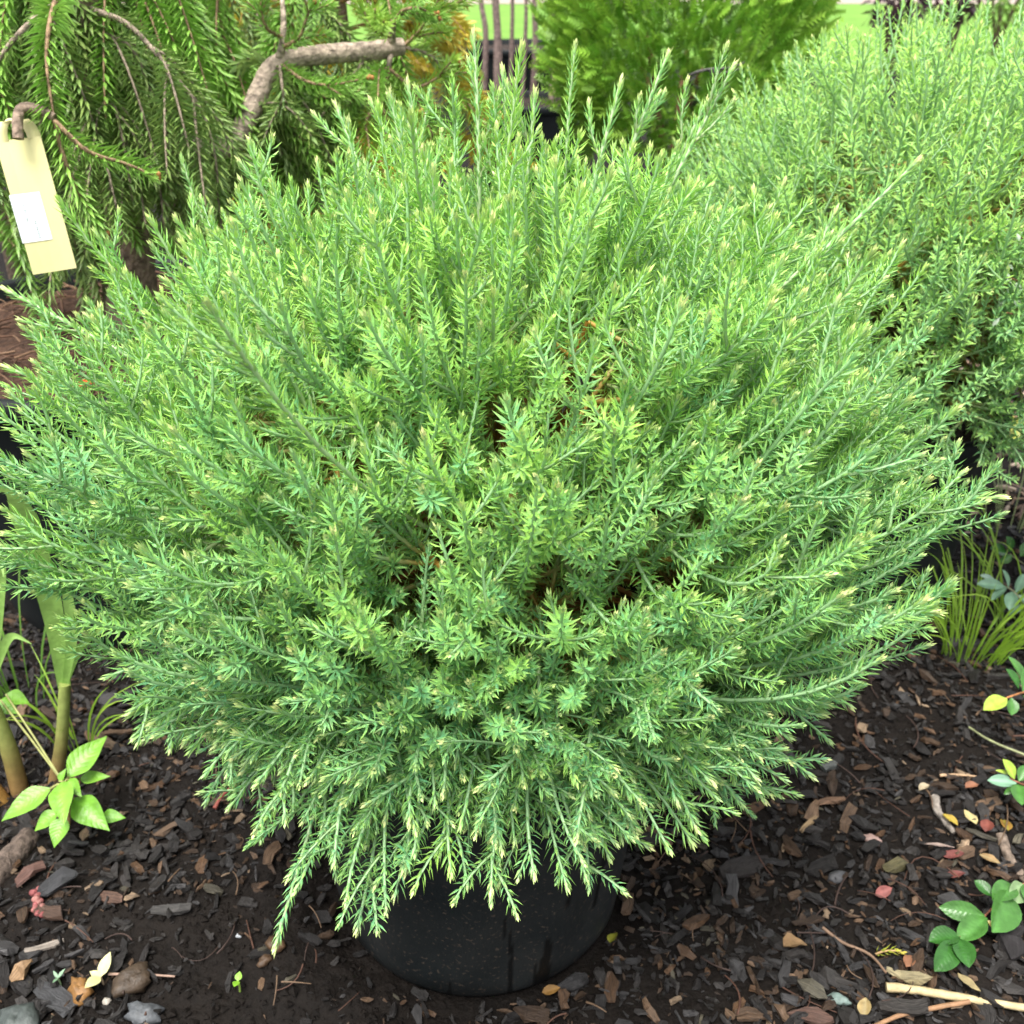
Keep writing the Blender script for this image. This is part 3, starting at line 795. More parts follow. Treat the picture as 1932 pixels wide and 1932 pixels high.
# explicit foreground branches
A = pth([(150, -70, 1.37), (115, -25, 1.24), (95, 40, 1.16), (88, 120, 1.13), (103, 230, 1.10)])
spbranch(sp, A, YOUNG, 0.0265, 0.0028, 700, 0.0042, 0.35, start=0.15)
spbranch(sp, pth([(103, 228, 1.10), (165, 285, 1.08), (235, 308, 1.07), (292, 332, 1.06)], 16), YOUNG, 0.021, 0.0024, 760, 0.003, 0.3, bud=1)
spbranch(sp, pth([(103, 228, 1.10), (128, 320, 1.09), (160, 385, 1.09), (195, 440, 1.09)], 16), YOUNG, 0.021, 0.0024, 760, 0.003, 0.3, bud=1)
spbranch(sp, pth([(165, 15, 1.37), (235, 42, 1.34), (290, 95, 1.31), (335, 150, 1.29), (378, 205, 1.27), (402, 275, 1.26), (412, 345, 1.25)]), OLDER, 0.022, 0.0021, 700, 0.004, 0.3, twigs=7, start=0.12, ln=(0.08, 0.14), droop=0.9)
spbranch(sp, pth([(165, 60, 1.38), (215, 70, 1.36), (250, 95, 1.36), (275, 150, 1.36), (285, 230, 1.36)]), OLDER, 0.02, 0.002, 700, 0.0035, 0.3, twigs=5, start=0.3, droop=0.9)
spbranch(sp, pth([(150, -30, 1.38), (60, 40, 1.3), (0, 110, 1.26), (-40, 210, 1.24), (-30, 330, 1.23)]), OLDER, 0.021, 0.002, 700, 0.0042, 0.3, twigs=6, start=0.4, droop=0.9)
spbranch(sp, pth([(200, 235, 1.39), (215, 190, 1.37), (235, 225, 1.36), (245, 270, 1.36)]), OLDER, 0.018, 0.002, 500, 0.0045, 0.3, start=0.5)
limb(sp, resample([W(103, 222, 1.10), W(70, 205, 1.105), W(40, 205, 1.105), W(33, 232, 1.092), W(35, 262, 1.085)], 14), 0.0045, 0.006, BK)
for q in ([(190, 160, 1.38), (215, 200, 1.33), (235, 280, 1.31), (250, 380, 1.30)], [(175, 190, 1.37), (185, 250, 1.31), (205, 330, 1.29), (215, 430, 1.28)], [(215, 235, 1.39), (270, 280, 1.35), (300, 350, 1.33), (310, 430, 1.32)], [(205, 250, 1.38), (150, 300, 1.30), (130, 400, 1.27), (120, 520, 1.26)]):
    spbranch(sp, pth(q, 14), OLDER, 0.02, 0.002, 620, 0.003, 0.3, twigs=6, droop=0.9, ln=(0.05, 0.1))
# left curtain hanging beside and behind the tag
for k in range(9):
    i = int(rng.uniform(6, 28)); p = LFT[i]
    h = rng.uniform(0.28, 0.5)
    P = bez(p, p + np.array([rng.normal(0, 0.04), 0.05 * rng.normal() + 0.03, 0.04]), p + np.array([rng.normal(0, 0.06), rng.uniform(-0.02, 0.14), -h]), 16)
    spbranch(sp, P, YOUNG if k % 3 == 0 else OLDER, dens=600, twigs=7, droop=1.0, ln=(0.08, 0.16))
# curtains from the upper limbs
for k in range(17):
    L_ = (U, U2)[k % 2]
    p = L_[int(rng.uniform(4, len(L_) - 1))]
    h = rng.uniform(0.14, 0.34)
    P = bez(p, p + np.array([rng.normal(0, 0.05), -0.02, 0.02]), p + np.array([rng.normal(0, 0.08), rng.uniform(-0.08, 0.08), -h]), 14)
    spbranch(sp, P, (YOUNG, OLDER, YOUNG)[k % 3], dens=560, twigs=7, droop=0.8, ln=(0.07, 0.15))
for k in range(9):
    p = E[int(rng.uniform(6, 44))]
    h = rng.uniform(0.08, 0.22)
    P = bez(p, p + np.array([rng.normal(0, 0.03), rng.uniform(-0.01, 0.05), 0.03]), p + np.array([rng.normal(0, 0.06), rng.uniform(0.0, 0.10), -h]), 12)
    spbranch(sp, P, OLDER if k % 3 else YOUNG, dens=560, twigs=6, droop=0.8, ln=(0.06, 0.12))
# upright cluster on the bent limb and the fresh shoots beyond it
for (q, c) in (([(532, 70, 1.49), (505, 55, 1.47), (492, 20, 1.46), (485, -25, 1.46)], YOUNG), ([(533, 90, 1.49), (565, 70, 1.47), (580, 30, 1.46), (590, 5, 1.46)], YOUNG),
               ([(528, 125, 1.48), (532, 160, 1.45), (535, 200, 1.45), (530, 225, 1.45)], OLDER), ([(528, 120, 1.49), (575, 152, 1.45), (625, 160, 1.44), (690, 148, 1.43)], YOUNG),
               ([(735, 70, 1.53), (705, 55, 1.5), (690, 30, 1.5), (680, 5, 1.5)], LIME), ([(745, 40, 1.53), (760, 20, 1.5), (790, 15, 1.49), (820, 30, 1.48)], YOUNG),
               ([(760, 88, 1.56), (790, 60, 1.55), (815, 20, 1.53), (840, -20, 1.53)], LIME), ([(700, 96, 1.54), (640, 180, 1.5), (610, 215, 1.49), (590, 240, 1.49)], OLDER),
               ([(735, 130, 1.54), (780, 165, 1.52), (820, 150, 1.5), (860, 120, 1.49)], LIME), ([(735, 130, 1.54), (720, 190, 1.5), (740, 230, 1.48), (790, 215, 1.47)], LIME),
               ([(720, 190, 1.5), (690, 230, 1.48), (700, 262, 1.47), (735, 255, 1.46)], LIME), ([(760, 88, 1.56), (820, 110, 1.55), (850, 170, 1.54), (870, 240, 1.53)], OLDER),
               ([(850, 170, 1.54), (880, 190, 1.52), (900, 230, 1.51), (905, 270, 1.5)], LIME), ([(735, 130, 1.54), (700, 140, 1.5), (670, 190, 1.5), (650, 250, 1.5)], YOUNG),
               ([(780, 165, 1.52), (800, 220, 1.5), (820, 260, 1.49), (850, 280, 1.48)], YOUNG), ([(760, 88, 1.56), (800, 80, 1.6), (860, 10, 1.62), (930, -20, 1.62)], LIME)):
    spbranch(sp, pth(q, 12), c, 0.019, 0.0019, 800, 0.0028, 0.2, twigs=3, bud=1 if c is LIME or c is YOUNG else 0, ln=(0.04, 0.08), droop=0.15)

# background spruces -----------------------------------------------------------------------
def spruce_bush(name, label, cx, cy, h, R, cols, n, zlow=0.3, dens=420):
    t = thing(name, label, 'tree', (cx, cy, 0))
    m = MB(); Pt = resample([(cx, cy, -0.02), (cx + 0.01, cy, h * 0.5), (cx - 0.01, cy + 0.01, h)], 16)
    tube(m, Pt, np.linspace(0.02, 0.006, 16), BK, 9, 0.15); m.build('trunk', M_BARK, t)
    for k in range(n):
        z = zlow + (h - zlow) * (k + rng.random()) / n
        a = k * 2.4 + rng.normal(0, 0.3); rr = R * (1.1 - 0.6 * (z - zlow) / (h - zlow)) * rng.uniform(0.75, 1.1)
        p0 = np.array([cx, cy, z]); d = np.array([math.cos(a), math.sin(a), 0])
        spbranch(t, bez(p0, p0 + d * rr * 0.6 + np.array([0, 0, 0.06]), p0 + d * rr + np.array([0, 0, -0.1 * rng.random() - 0.02]), 12), cols, 0.024, 0.0036, dens, 0.005, 0.35, twigs=10, start=0.15, ln=(0.1, 0.2), droop=0.35)
    return t
g = W(640, 40, 2.2)
spruce_bush('golden_spruce', 'golden-yellow needled spruce behind the bent limb of the weeping spruce', g[0], 2.2, 1.2, 0.40, GOLD, 34)
g = W(300, 100, 2.5)
spruce_bush('green_spruce', 'dark green spruce filling the space behind the weeping spruce trunk', g[0], 2.4, 1.35, 0.5, OLDER, 30)
g = W(-80, 300, 2.0)
spruce_bush('green_spruce', 'mid-green spruce beyond the wide pot and hanging tag', g[0], 2.1, 1.2, 0.45, YOUNG, 26)

# litter in the wide pot, a red petal, the tag ------------------------------------------------
m = MB()
for k in range(420):
    a, r = rng.uniform(0, 6.28), 0.28 * math.sqrt(rng.random())
    x, y = SP_C[0] + r * math.cos(a), SP_C[1] + r * math.sin(a)
    yw = rng.uniform(0, 3.14); l = rng.uniform(0.015, 0.05)
    z = 0.398 + 0.01 * (1 - (r / .3) ** 2) + rng.uniform(0, 0.006)
    d = np.array([math.cos(yw), math.sin(yw), rng.normal(0, 0.15)]) * l / 2
    tube(m, np.array([(x, y, z) - d, (x, y, z + 0.002), (x, y, z) + d]), rng.uniform(0.0006, 0.002), np.array([(0.12, 0.06, 0.035), (0.2, 0.12, 0.07), (0.07, 0.038, 0.024)][k % 3]), 4)
o = m.build('needle_litter', M_DRY); o['kind'] = 'stuff'; tag(o, 'brown dry needle litter covering the soil of the wide pot', 'litter')
rp = W(168, 728, z=0.405)
m = MB()
for a in (0.3, 1.5, 2.9, 4.2):
    leaf(m, rp + (0, 0, 0.003), (math.cos(a), math.sin(a), 0.35), (0, 0, 1), 0.014, 0.012, (0.75, 0.06, 0.02), (0.85, 0.12, 0.03), 5)
tag(m.build('petal_cluster', M_LEAF), 'small bright red fallen petals on brown litter in the wide pot', 'petals')

def plate(mb, pts, O, U_, V_, th, col):
    """flat outline (u,v) extruded by th"""
    pts = np.asarray(pts); n = len(pts); Nn = np.cross(U_, V_)
    F = O + pts[:, :1] * U_ + pts[:, 1:] * V_
    c = F.mean(0)
    mb.add(np.vstack([F, F - Nn * th]), col, None, [(i, i + n, (i + 1) % n + n, (i + 1) % n) for i in range(n)])
    return F
TY = 1.10
t0, t1 = W(34, 262, TY), W(104, 512, TY - 0.035)
Vd = nz(t1 - t0); Ud = nz(np.cross(Vd, nz(t0 - CAM))); Ud = Ud if Ud[0] > 0 else -Ud
Nt = np.cross(Ud, Vd); Nt = Nt if Nt @ (CAM - t0) > 0 else -Nt
Lt = np.linalg.norm(t1 - t0); wt = 0.0445
tagt = thing('plant_tag', 'long pale yellow plastic tag with white printed sticker hanging on the weeping spruce', 'tag', tuple(t0))
m = MB()
ns = 14
def tagp(u, v): return t0 + Ud * u * wt / 2 + Vd * v * Lt + Nt * (0.004 * math.sin(v * 3.0) + 0.0015 * u * u)
us = (-1, -0.5, 0, 0.5, 1)
V = []; 
for i in range(ns):
    v = i / (ns - 1)
    for u in us: V.append(tagp(u, v))
V = np.array(V); nV = len(V)
F = [(i * 5 + j, i * 5 + j + 1, i * 5 + 6 + j, i * 5 + 5 + j) for i in range(ns - 1) for j in range(4)]
YEL = (0.74, 0.68, 0.34)
V2 = V - Nt * 0.0007
F2 = [tuple(nV + q for q in f[::-1]) for f in F]
ring = [j for j in range(5)] + [i * 5 + 4 for i in range(1, ns)] + [(ns - 1) * 5 + j for j in (3, 2, 1, 0)] + [i * 5 for i in range(ns - 2, 0, -1)]
F3_ = [(ring[i], ring[i] + nV, ring[(i + 1) % len(ring)] + nV, ring[(i + 1) % len(ring)]) for i in range(len(ring))]
m.add(np.vstack([V, V2]), YEL, None, F + F2 + F3_)
m.build('card', M_PLAIN, tagt, smooth=False)
m = MB()   # strap: two short prongs closing over a twig stub
for u in (-0.72, 0.72):
    p = tagp(u, 0.01)
    e = p - Vd * 0.020 - Ud * (u * 0.010) - Nt * 0.003
    sdv = Ud * 0.0068
    Q = bez(p, p - Vd * 0.014, e, 5)
    Vv = np.vstack([Q - sdv, Q + sdv, Q - sdv - Nt * 0.0007, Q + sdv - Nt * 0.0007])
    f = []
    for i in range(4): f += [(i, i + 1, 6 + i, 5 + i), (10 + i, 15 + i, 16 + i, 11 + i), (i, 10 + i, 11 + i, i + 1), (5 + i, 6 + i, 16 + i, 15 + i)]
    m.add(Vv, YEL, None, f)
tube(m, resample([tagp(-0.45, -0.10) - Nt * 0.002, tagp(-0.1, -0.145) - Nt * 0.007, tagp(0.45, -0.10) - Nt * 0.002], 10), 0.0030, np.array(YEL) * 0.95, 6)
m.build('strap', M_PLAIN, tagt)
m = MB()
V = []
for i in range(8):
    v = 0.40 + 0.36 * i / 7
    for u in (-1.06, -0.4, 0.28): V.append(tagp(u, v) + Nt * 0.0006)
st_ = m.add(V, (0.86, 0.90, 0.93), None, [(i * 3 + j, i * 3 + j + 1, i * 3 + 4 + j, i * 3 + 3 + j) for i in range(7) for j in range(2)])
st = m.build('sticker', M_PLAIN, tagt)
m = MB()   # blurred lines of small grey print running along the sticker
for (u, v0, v1, w_) in ((-0.62, 0.42, 0.60, 0.13), (-0.30, 0.55, 0.74, 0.13), (-0.05, 0.43, 0.47, 0.08), (-0.70, 0.55, 0.66, 0.06)):
    v = v0
    while v < v1:
        l = rng.uniform(0.006, 0.013)
        if rng.random() < 0.85:
            uu = u + 0.0 * v; o_ = Nt * 0.0010
            hh = w_ * rng.uniform(0.6, 1)
            m.add([tagp(uu, v) + o_, tagp(uu + hh, v) + o_, tagp(uu + hh, v + l) + o_, tagp(uu, v + l) + o_], np.array((0.42, 0.46, 0.47)) * rng.uniform(0.8, 1.4), None, [(0, 1, 2, 3)])
        v += l + 0.005
m.build('print', M_PLAIN, st)

# ------------------------------------------------------------------ thuja globe
TC = np.array([W(1285, 60, 2.25)[0], 2.25, 0.76])
pot('nursery_pot', 'black pot under the bright green globe bush', (TC[0], TC[1]), 0.36, 0.15, 0.18, M_POT2)
th = thing('globe_arborvitae', 'bright green rounded feathery bush with brown stems underneath', 'shrub', (TC[0], TC[1], 0.33))
m = MB()
for k in range(5):
    a = k * 1.26; e = TC + np.array([math.cos(a) * 0.10, math.sin(a) * 0.10, rng.uniform(-0.15, 0.0)])
    tube(m, bez(np.array([TC[0] + 0.01 * math.cos(a), TC[1] + 0.01 * math.sin(a), 0.31]), np.array([TC[0] + 0.02 * math.cos(a), TC[1] + .02 * math.sin(a), 0.55]), e, 10), np.linspace(0.014, 0.005, 10), (0.17, 0.10, 0.05), 7, 0.2)
m.build('trunk', M_BARK, th)
m = MB()
for k in range(11000):
    d = nz(rng.normal(0, 1, 3)); 
    if d[2] < -0.8: continue
    rr = (0.62 + 0.38 * math.sqrt(rng.random())) * (1 + 0.22 * vnoise(np.array(math.atan2(d[1], d[0]) * 2.5 + 9), np.array(d[2] * 3.5), 41))
    p = TC + d * np.array([0.275, 0.27, 0.34]) * rr
    dr = nz(d * 0.8 + np.array([0, 0, 0.7]) + rng.normal(0, 0.3, 3)); s_ = nz(np.cross(dr, rng.normal(0, 1, 3)))
    l = rng.uniform(0.025, 0.05)
    t_ = np.linspace(0.1, 0.85, 5)[:, None]
    c0 = p + dr * l * t_
    Vs = [p, p + dr * l, p + dr * l * 0.5 + s_ * 0.003]; Fs = [(0, 1, 2)]
    for sg in (-1, 1):
        tp = c0 + (s_ * sg * 0.75 + dr * 0.65) * l * 0.42 * (1.1 - t_ * 0.7)
        w_ = dr * 0.0030
        b_ = len(Vs)
        for q in range(5):
            Vs += [c0[q] - w_, c0[q] + w_, tp[q]]; Fs.append((b_ + q * 3, b_ + q * 3 + 1, b_ + q * 3 + 2))
    g = mix((0.16, 0.37, 0.04), (0.34, 0.56, 0.07), rng.random())
    if rr < 0.72: g = mix(g, (0.2, 0.15, 0.05), 0.35 * rng.random())
    m.add(np.array(Vs), g * rng.uniform(0.8, 1.2), Fs)
m.build('crown', M_SPRUCE, th)
m = MB()
P = resample([W(1325, 172, 2.02), W(1295, 148, 1.99), W(1330, 132, 1.95), W(1375, 128, 1.93), W(1405, 118, 1.92)], 14)
tube(m, P, np.linspace(0.0035, 0.0015, 14), (0.10, 0.095, 0.09), 5, 0.3)
tube(m, resample([W(1330, 132, 1.95), W(1360, 138, 1.95), W(1395, 130, 1.95)], 6), 0.0015, (0.10, 0.095, 0.09), 4, 0.3)
tube(m, resample([W(1325, 172, 2.02), (TC[0] + 0.02, 2.16, 0.60), (TC[0] + 0.005, 2.24, 0.50)], 8), 0.004, (0.10, 0.095, 0.09), 5, 0.3)
m.build('dead_twig', M_BARK, th)

# ------------------------------------------------------------------ far pots with bare stems, purple shrubs
x2 = W(985, 90, 5.6)[0]
pot('nursery_pot', 'large black pot standing before the lawn, behind the bare stems', (x2, 5.9), 0.40, 0.26, 0.33, M_POT2, seg=64)
XS = W(992, 170, 4.3)[0]
pot('nursery_pot', 'black pot from which several bare brown stems rise', (XS, 4.35), 0.33, 0.2, 0.235, M_POT2, seg=64)
bs = thing('bare_stem_shrub', 'upright shrub of several bare grey-brown stems in a black pot before the lawn', 'shrub', (XS, 4.35, 0.3))
for px, pb, Y, r, lean in ((912, 175, 4.42, 0.010, -6), (938, 195, 4.22, 0.014, -4), (983, 185, 4.27, 0.007, 10), (1006, 170, 4.5, 0.011, 2), (1042, 178, 4.3, 0.012, -3), (1056, 190, 4.2, 0.008, 6), (1076, 180, 4.35, 0.007, 14), (962, 175, 4.5, 0.008, 4)):
    b = W(px, pb, Y); b[2] = 0.29
    k = W(px + lean, -60, Y)
    q = W(px + lean * 2, -600, Y)
    P = resample([b, b * 0.5 + k * 0.5 + rng.normal(0, 0.008, 3), k, q + np.array([rng.normal(0, 0.04), 0, 0])], 20)
    m = MB(); tube(m, P, np.linspace(r * 1.35, r * 0.8, 20), (0.22, 0.16, 0.14), 8, 0.1); m.build('stem', M_BARK, bs)
for px, py in ((1046, 118), (1056, 104), (1068, 122), (1060, 150), (1074, 142), (1050, 160), (1078, 100), (1040, 140), (902, 128), (896, 150), (1064, 90), (1058, 132)):
    m = MB(); a = rng.uniform(0, 6.28)
    leaf(m, W(px, py, 4.18), (math.cos(a), -0.2, math.sin(a) * 0.6), (rng.normal(0, 0.6), -0.6, 0.7), 0.05, 0.02, (0.22, 0.28, 0.04), (0.26, 0.32, 0.06), 6)
    m.build('leaf', M_LEAF, bs)
def leafy(name, label, c, R, cols, n, ls, trunk_h):
    t = thing(name, label, 'shrub', (c[0], c[1], 0))
    m = MB()
    for k in range(5):
        a = k * 1.3
        tube(m, bez(np.array([c[0], c[1], -0.02]), np.array([c[0] + 0.05 * math.cos(a), c[1] + 0.05 * math.sin(a), trunk_h]), np.array([c[0] + R[0] * 0.5 * math.cos(a), c[1] + R[0] * 0.5 * math.sin(a), c[2]]), 8), np.linspace(0.02, 0.006, 8), (0.12, 0.08, 0.06), 6)
    m.build('trunk', M_BARK, t)
    m = MB()
    for k in range(n):
        d = nz(rng.normal(0, 1, 3)); p = np.array(c) + d * np.array(R) * rng.uniform(0.55, 1.05) * (1 + 0.5 * vnoise(np.array(d[0] * 3 + 4), np.array(d[2] * 3 + d[1]), 6))
        leaf(m, p, nz(d + rng.normal(0, 0.6, 3)), nz(rng.normal(0, 0.5, 3) + np.array([0, 0, 1])), ls * rng.uniform(0.7, 1.2), ls * 0.5, mix(cols[0], cols[1], rng.random()), None, 3)
    m.build('crown', M_LEAF, t)
g = W(1700, -10, 7.0); leafy('purple_shrub', 'dark purple-leaved shrub on the lawn edge behind the soft-green dwarf conifer', (g[0], 7.0, 0.62), (0.16, 0.3, 0.22), ((0.03, 0.012, 0.02), (0.06, 0.02, 0.03)), 500, 0.07, 0.4)
g = W(1812, -20, 8.2); leafy('purple_shrub', 'broader dark purple shrub at the lawn edge, farther from the bare stems', (g[0], 8.2, 0.62), (0.2, 0.3, 0.26), ((0.03, 0.012, 0.02), (0.07, 0.03, 0.03)), 500, 0.07, 0.4)
g = W(1905, -30, 9.5); leafy('green_shrub', 'yellow-green leafy shrub on the lawn beyond the purple shrubs', (g[0], 9.5, 0.55), (0.3, 0.3, 0.35), ((0.10, 0.2, 0.03), (0.2, 0.3, 0.05)), 600, 0.07, 0.3)

# ------------------------------------------------------------------ right side: straw litter, grass, small shrubs
m = MB()
for k in range(1500):
    x, y = rng.uniform(0.78, 1.9), rng.uniform(1.45, 3.0)
    z = hg(x, y) + rng.uniform(0.002, 0.012); yw = rng.uniform(0, 3.14); l = rng.uniform(0.015, 0.05)
    d = np.array([math.cos(yw), math.sin(yw), rng.normal(0, 0.1)]) * l / 2
    c = np.array([(0.42, 0.30, 0.22), (0.30, 0.2, 0.13), (0.5, 0.4, 0.3), (0.16, 0.1, 0.07)][k % 4]) * 0.8
    tube(m, np.array([(x, y, z) - d, (x, y, z + 0.003), (x, y, z) + d]), rng.uniform(0.001, 0.0045), c, 4)
o = m.build('straw_litter', M_DRY); o['kind'] = 'stuff'; tag(o, 'pale pinkish straw litter on the ground beyond the second potted conifer', 'litter')

def tuft(name, label, c, n, h, spread, cols, w=0.003, lean=(0, 0), group=None):
    t = thing(name, label, 'grass', (c[0], c[1], hg(c[0], c[1])), group)
    for k in range(n):
        a = rng.uniform(0, 6.28); r = spread * math.sqrt(rng.random()) * 0.3
        b = np.array([c[0] + r * math.cos(a), c[1] + r * math.sin(a), hg(c[0], c[1]) - 0.004])
        hh = h * rng.uniform(0.5, 1.1); s = spread * rng.uniform(0.3, 1.3)
        e = b + np.array([math.cos(a) * s + lean[0], math.sin(a) * s + lean[1], hh * rng.uniform(0.75, 1)])
        md = b + np.array([math.cos(a) * s * 0.2 + lean[0] * 0.3, math.sin(a) * s * 0.2, hh * 0.7])
        m = MB(); blade(m, bez(b, md, e, 8), w * rng.uniform(0.6, 1.2), mix(cols[0], cols[1], rng.random()), mix(cols[1], cols[2], rng.random()))
        m.build('blade', M_GRASS, t)
    return t
GR = ((0.14, 0.26, 0.03), (0.22, 0.40, 0.03), (0.33, 0.48, 0.06))
gb = W(1832, 1238, z=0.0); tuft('grass_tuft', 'bright yellow-green grass tuft on bare soil beside the plain black pot', gb, 60, 0.21, 0.13, GR, 0.0028, (0.02, 0.0))
gb = W(1925, 1190, z=0.0); tuft('grass_tuft', 'thin grass tuft with wiry blades among grey-green oval leaves', gb, 26, 0.24, 0.12, GR, 0.0028, (-0.03, -0.02))
gb = W(1905, 1010, z=0.0); tuft('grass_tuft', 'sparse wiry grass growing from straw litter past the plain black pot', gb, 16, 0.26, 0.14, ((0.2, 0.26, 0.1), (0.3, 0.36, 0.16), (0.4, 0.44, 0.22)), 0.0026)
gb = W(150, 1420, z=0.0); tuft('grass_tuft', 'short green grass tuft behind the broad-leaved weed', gb, 13, 0.13, 0.08, GR, 0.0032)
gb = W(40, 1330, z=0.0); tuft('grass_tuft', 'dark thin grass tuft at the foot of the wide pot', gb, 15, 0.24, 0.12, ((0.06, 0.14, 0.02), (0.11, 0.24, 0.03), (0.18, 0.33, 0.05)), 0.0034)

def sprig(name, label, cat, stem, leaves, stemcol=(0.25, 0.10, 0.06), sr=0.0014, mat=None, group=None):
    """stem: [(px,py,z)...]; leaves: (base px, tip px, z base, z tip, width ratio, colour)"""
    S = [W(a, b, z=z) for a, b, z in stem]
    t = thing(name, label, cat, tuple(S[0]), group)
    m = MB(); tube(m, resample(S, 18), np.linspace(sr, sr * 0.6, 18), stemcol, 6); m.build('stem', M_BARK, t)
    for (bx, by, tx, ty, zb, zt, wr, c) in leaves:
        b = W(bx, by, z=zb); e = W(tx, ty, z=zt); d = e - b; L = np.linalg.norm(d) * 0.88
        m = MB()
        c = np.array(c) * 0.85
        leaf(m, b, d, (rng.normal(0, 0.2), -0.35 + rng.normal(0, 0.2), 1.0), L, L * wr * 0.85, c, c * 1.5, 9, 0.42, 0.2, (0.06, 0.35, 0.68, 0.92, 1.0, 0.98, 0.86, 0.6, 0.05))
        m.build('leaf', M_GLOSS if mat is None else mat, t)
    return t
DG = (0.030, 0.105, 0.018); MG = (0.055, 0.155, 0.030); LG = (0.30, 0.42, 0.06); GG = (0.16, 0.29, 0.19)
sprig('cotoneaster_sprig', 'trailing glossy round-leaved sprig with one yellow leaf lying on dark bark chips', 'plant',
      [(1990, 1660, 0.012), (1930, 1668, 0.018), (1895, 1690, 0.02), (1858, 1728, 0.022), (1815, 1762, 0.022), (1800, 1785, 0.02)],
      [(1872, 1692, 1838, 1655, 0.024, 0.034, 0.72, DG), (1858, 1728, 1768, 1710, 0.024, 0.032, 0.55, MG), (1862, 1732, 1806, 1770, 0.024, 0.03, 0.6, MG), (1812, 1766, 1750, 1768, 0.022, 0.03, 0.75, DG),
       (1806, 1776, 1768, 1832, 0.022, 0.026, 0.62, DG), (1808, 1770, 1832, 1822, 0.022, 0.03, 0.75, DG), (1862, 1736, 1890, 1758, 0.022, 0.02, 0.6, (0.5, 0.4, 0.14)), (1905, 1682, 1888, 1758, 0.022, 0.036, 0.62, MG),
       (1915, 1672, 1876, 1690, 0.022, 0.04, 0.62, MG), (1930, 1668, 1912, 1700, 0.02, 0.03, 0.7, (0.2, 0.3, 0.14)), (1932, 1668, 1965, 1720, 0.02, 0.03, 0.7, MG)])
sprig('cotoneaster_sprig', 'small glossy round-leaved sprig topped by an upright yellow-green leaf', 'plant',
      [(1990, 1490, 0.0), (1950, 1486, 0.03), (1918, 1475, 0.045), (1905, 1468, 0.05)],
      [(1918, 1478, 1862, 1468, 0.045, 0.052, 0.55, GG), (1914, 1470, 1898, 1430, 0.047, 0.075, 0.55, LG), (1922, 1474, 1945, 1440, 0.045, 0.06, 0.8, MG), (1920, 1480, 1930, 1515, 0.045, 0.05, 0.75, MG), (1906, 1462, 1880, 1450, 0.05, 0.06, 0.3, LG), (1920, 1480, 1895, 1500, 0.045, 0.04, 0.5, MG)])
sprig('cotoneaster_sprig', 'glossy round-leaved sprig with reddish stem and one pale lime leaf above bark mulch', 'plant',
      [(2000, 1330, 0.0), (1960, 1300, 0.05), (1925, 1308, 0.07), (1895, 1318, 0.075)],
      [(1900, 1318, 1856, 1334, 0.075, 0.08, 0.6, LG), (1908, 1316, 1912, 1352, 0.073, 0.06, 0.85, MG), (1922, 1300, 1904, 1256, 0.072, 0.1, 0.62, DG), (1930, 1304, 1950, 1250, 0.07, 0.1, 0.65, MG), (1940, 1300, 1910, 1228, 0.06, 0.1, 0.4, MG), (1930, 1312, 1960, 1345, 0.07, 0.06, 0.7, MG)], (0.3, 0.13, 0.05), 0.002)
sprig('grey_leaved_sprig', 'sprig of pale grey-green oval leaves beside the yellow-green grass tuft', 'plant',
      [(2010, 1250, 0.0), (1960, 1180, 0.05), (1915, 1118, 0.09), (1880, 1100, 0.10)],
      [(1898, 1108, 1842, 1096, 0.10, 0.11, 0.5, GG), (1900, 1110, 1866, 1130, 0.10, 0.09, 0.55, GG), (1902, 1110, 1898, 1070, 0.10, 0.13, 0.5, GG), (1910, 1116, 1905, 1150, 0.09, 0.08, 0.7, GG), (1916, 1118, 1935, 1080, 0.09, 0.12, 0.55, GG), (1920, 1122, 1945, 1140, 0.085, 0.08, 0.6, GG), (1880, 1100, 1850, 1080, 0.1, 0.115, 0.5, (0.3, 0.42, 0.34)), (1930, 1140, 1900, 1160, 0.07, 0.06, 0.55, GG)], (0.2, 0.2, 0.12), 0.0015, M_LEAF)
sprig('grey_leaved_sprig', 'single dark round-leaved stem rising past the grass tuft near straw litter', 'plant',
      [(2010, 1180, 0.0), (1960, 1090, 0.06), (1905, 1045, 0.10)],
      [(1900, 1045, 1870, 1030, 0.10, 0.115, 0.9, DG), (1905, 1042, 1905, 1010, 0.10, 0.13, 0.8, DG), (1910, 1048, 1885, 1062, 0.10, 0.09, 0.8, MG), (1925, 1050, 1950, 1020, 0.09, 0.11, 0.8, MG)], (0.2, 0.2, 0.12), 0.0015)
sprig('yellow_seedling', 'yellow-green three-leaved seedling standing in the straw litter', 'plant',
      [(1915, 860, 0.0), (1913, 825, 0.04), (1912, 800, 0.07)],
      [(1912, 800, 1940, 790, 0.07, 0.08, 0.7, (0.40, 0.42, 0.06)), (1912, 800, 1900, 770, 0.07, 0.1, 0.7, (0.40, 0.42, 0.06)), (1912, 800, 1890, 810, 0.07, 0.075, 0.7, (0.36, 0.40, 0.06)), (1912, 800, 1920, 835, 0.07, 0.05, 0.7, (0.36, 0.4, 0.06))], (0.3, 0.3, 0.1), 0.002, M_LEAF)
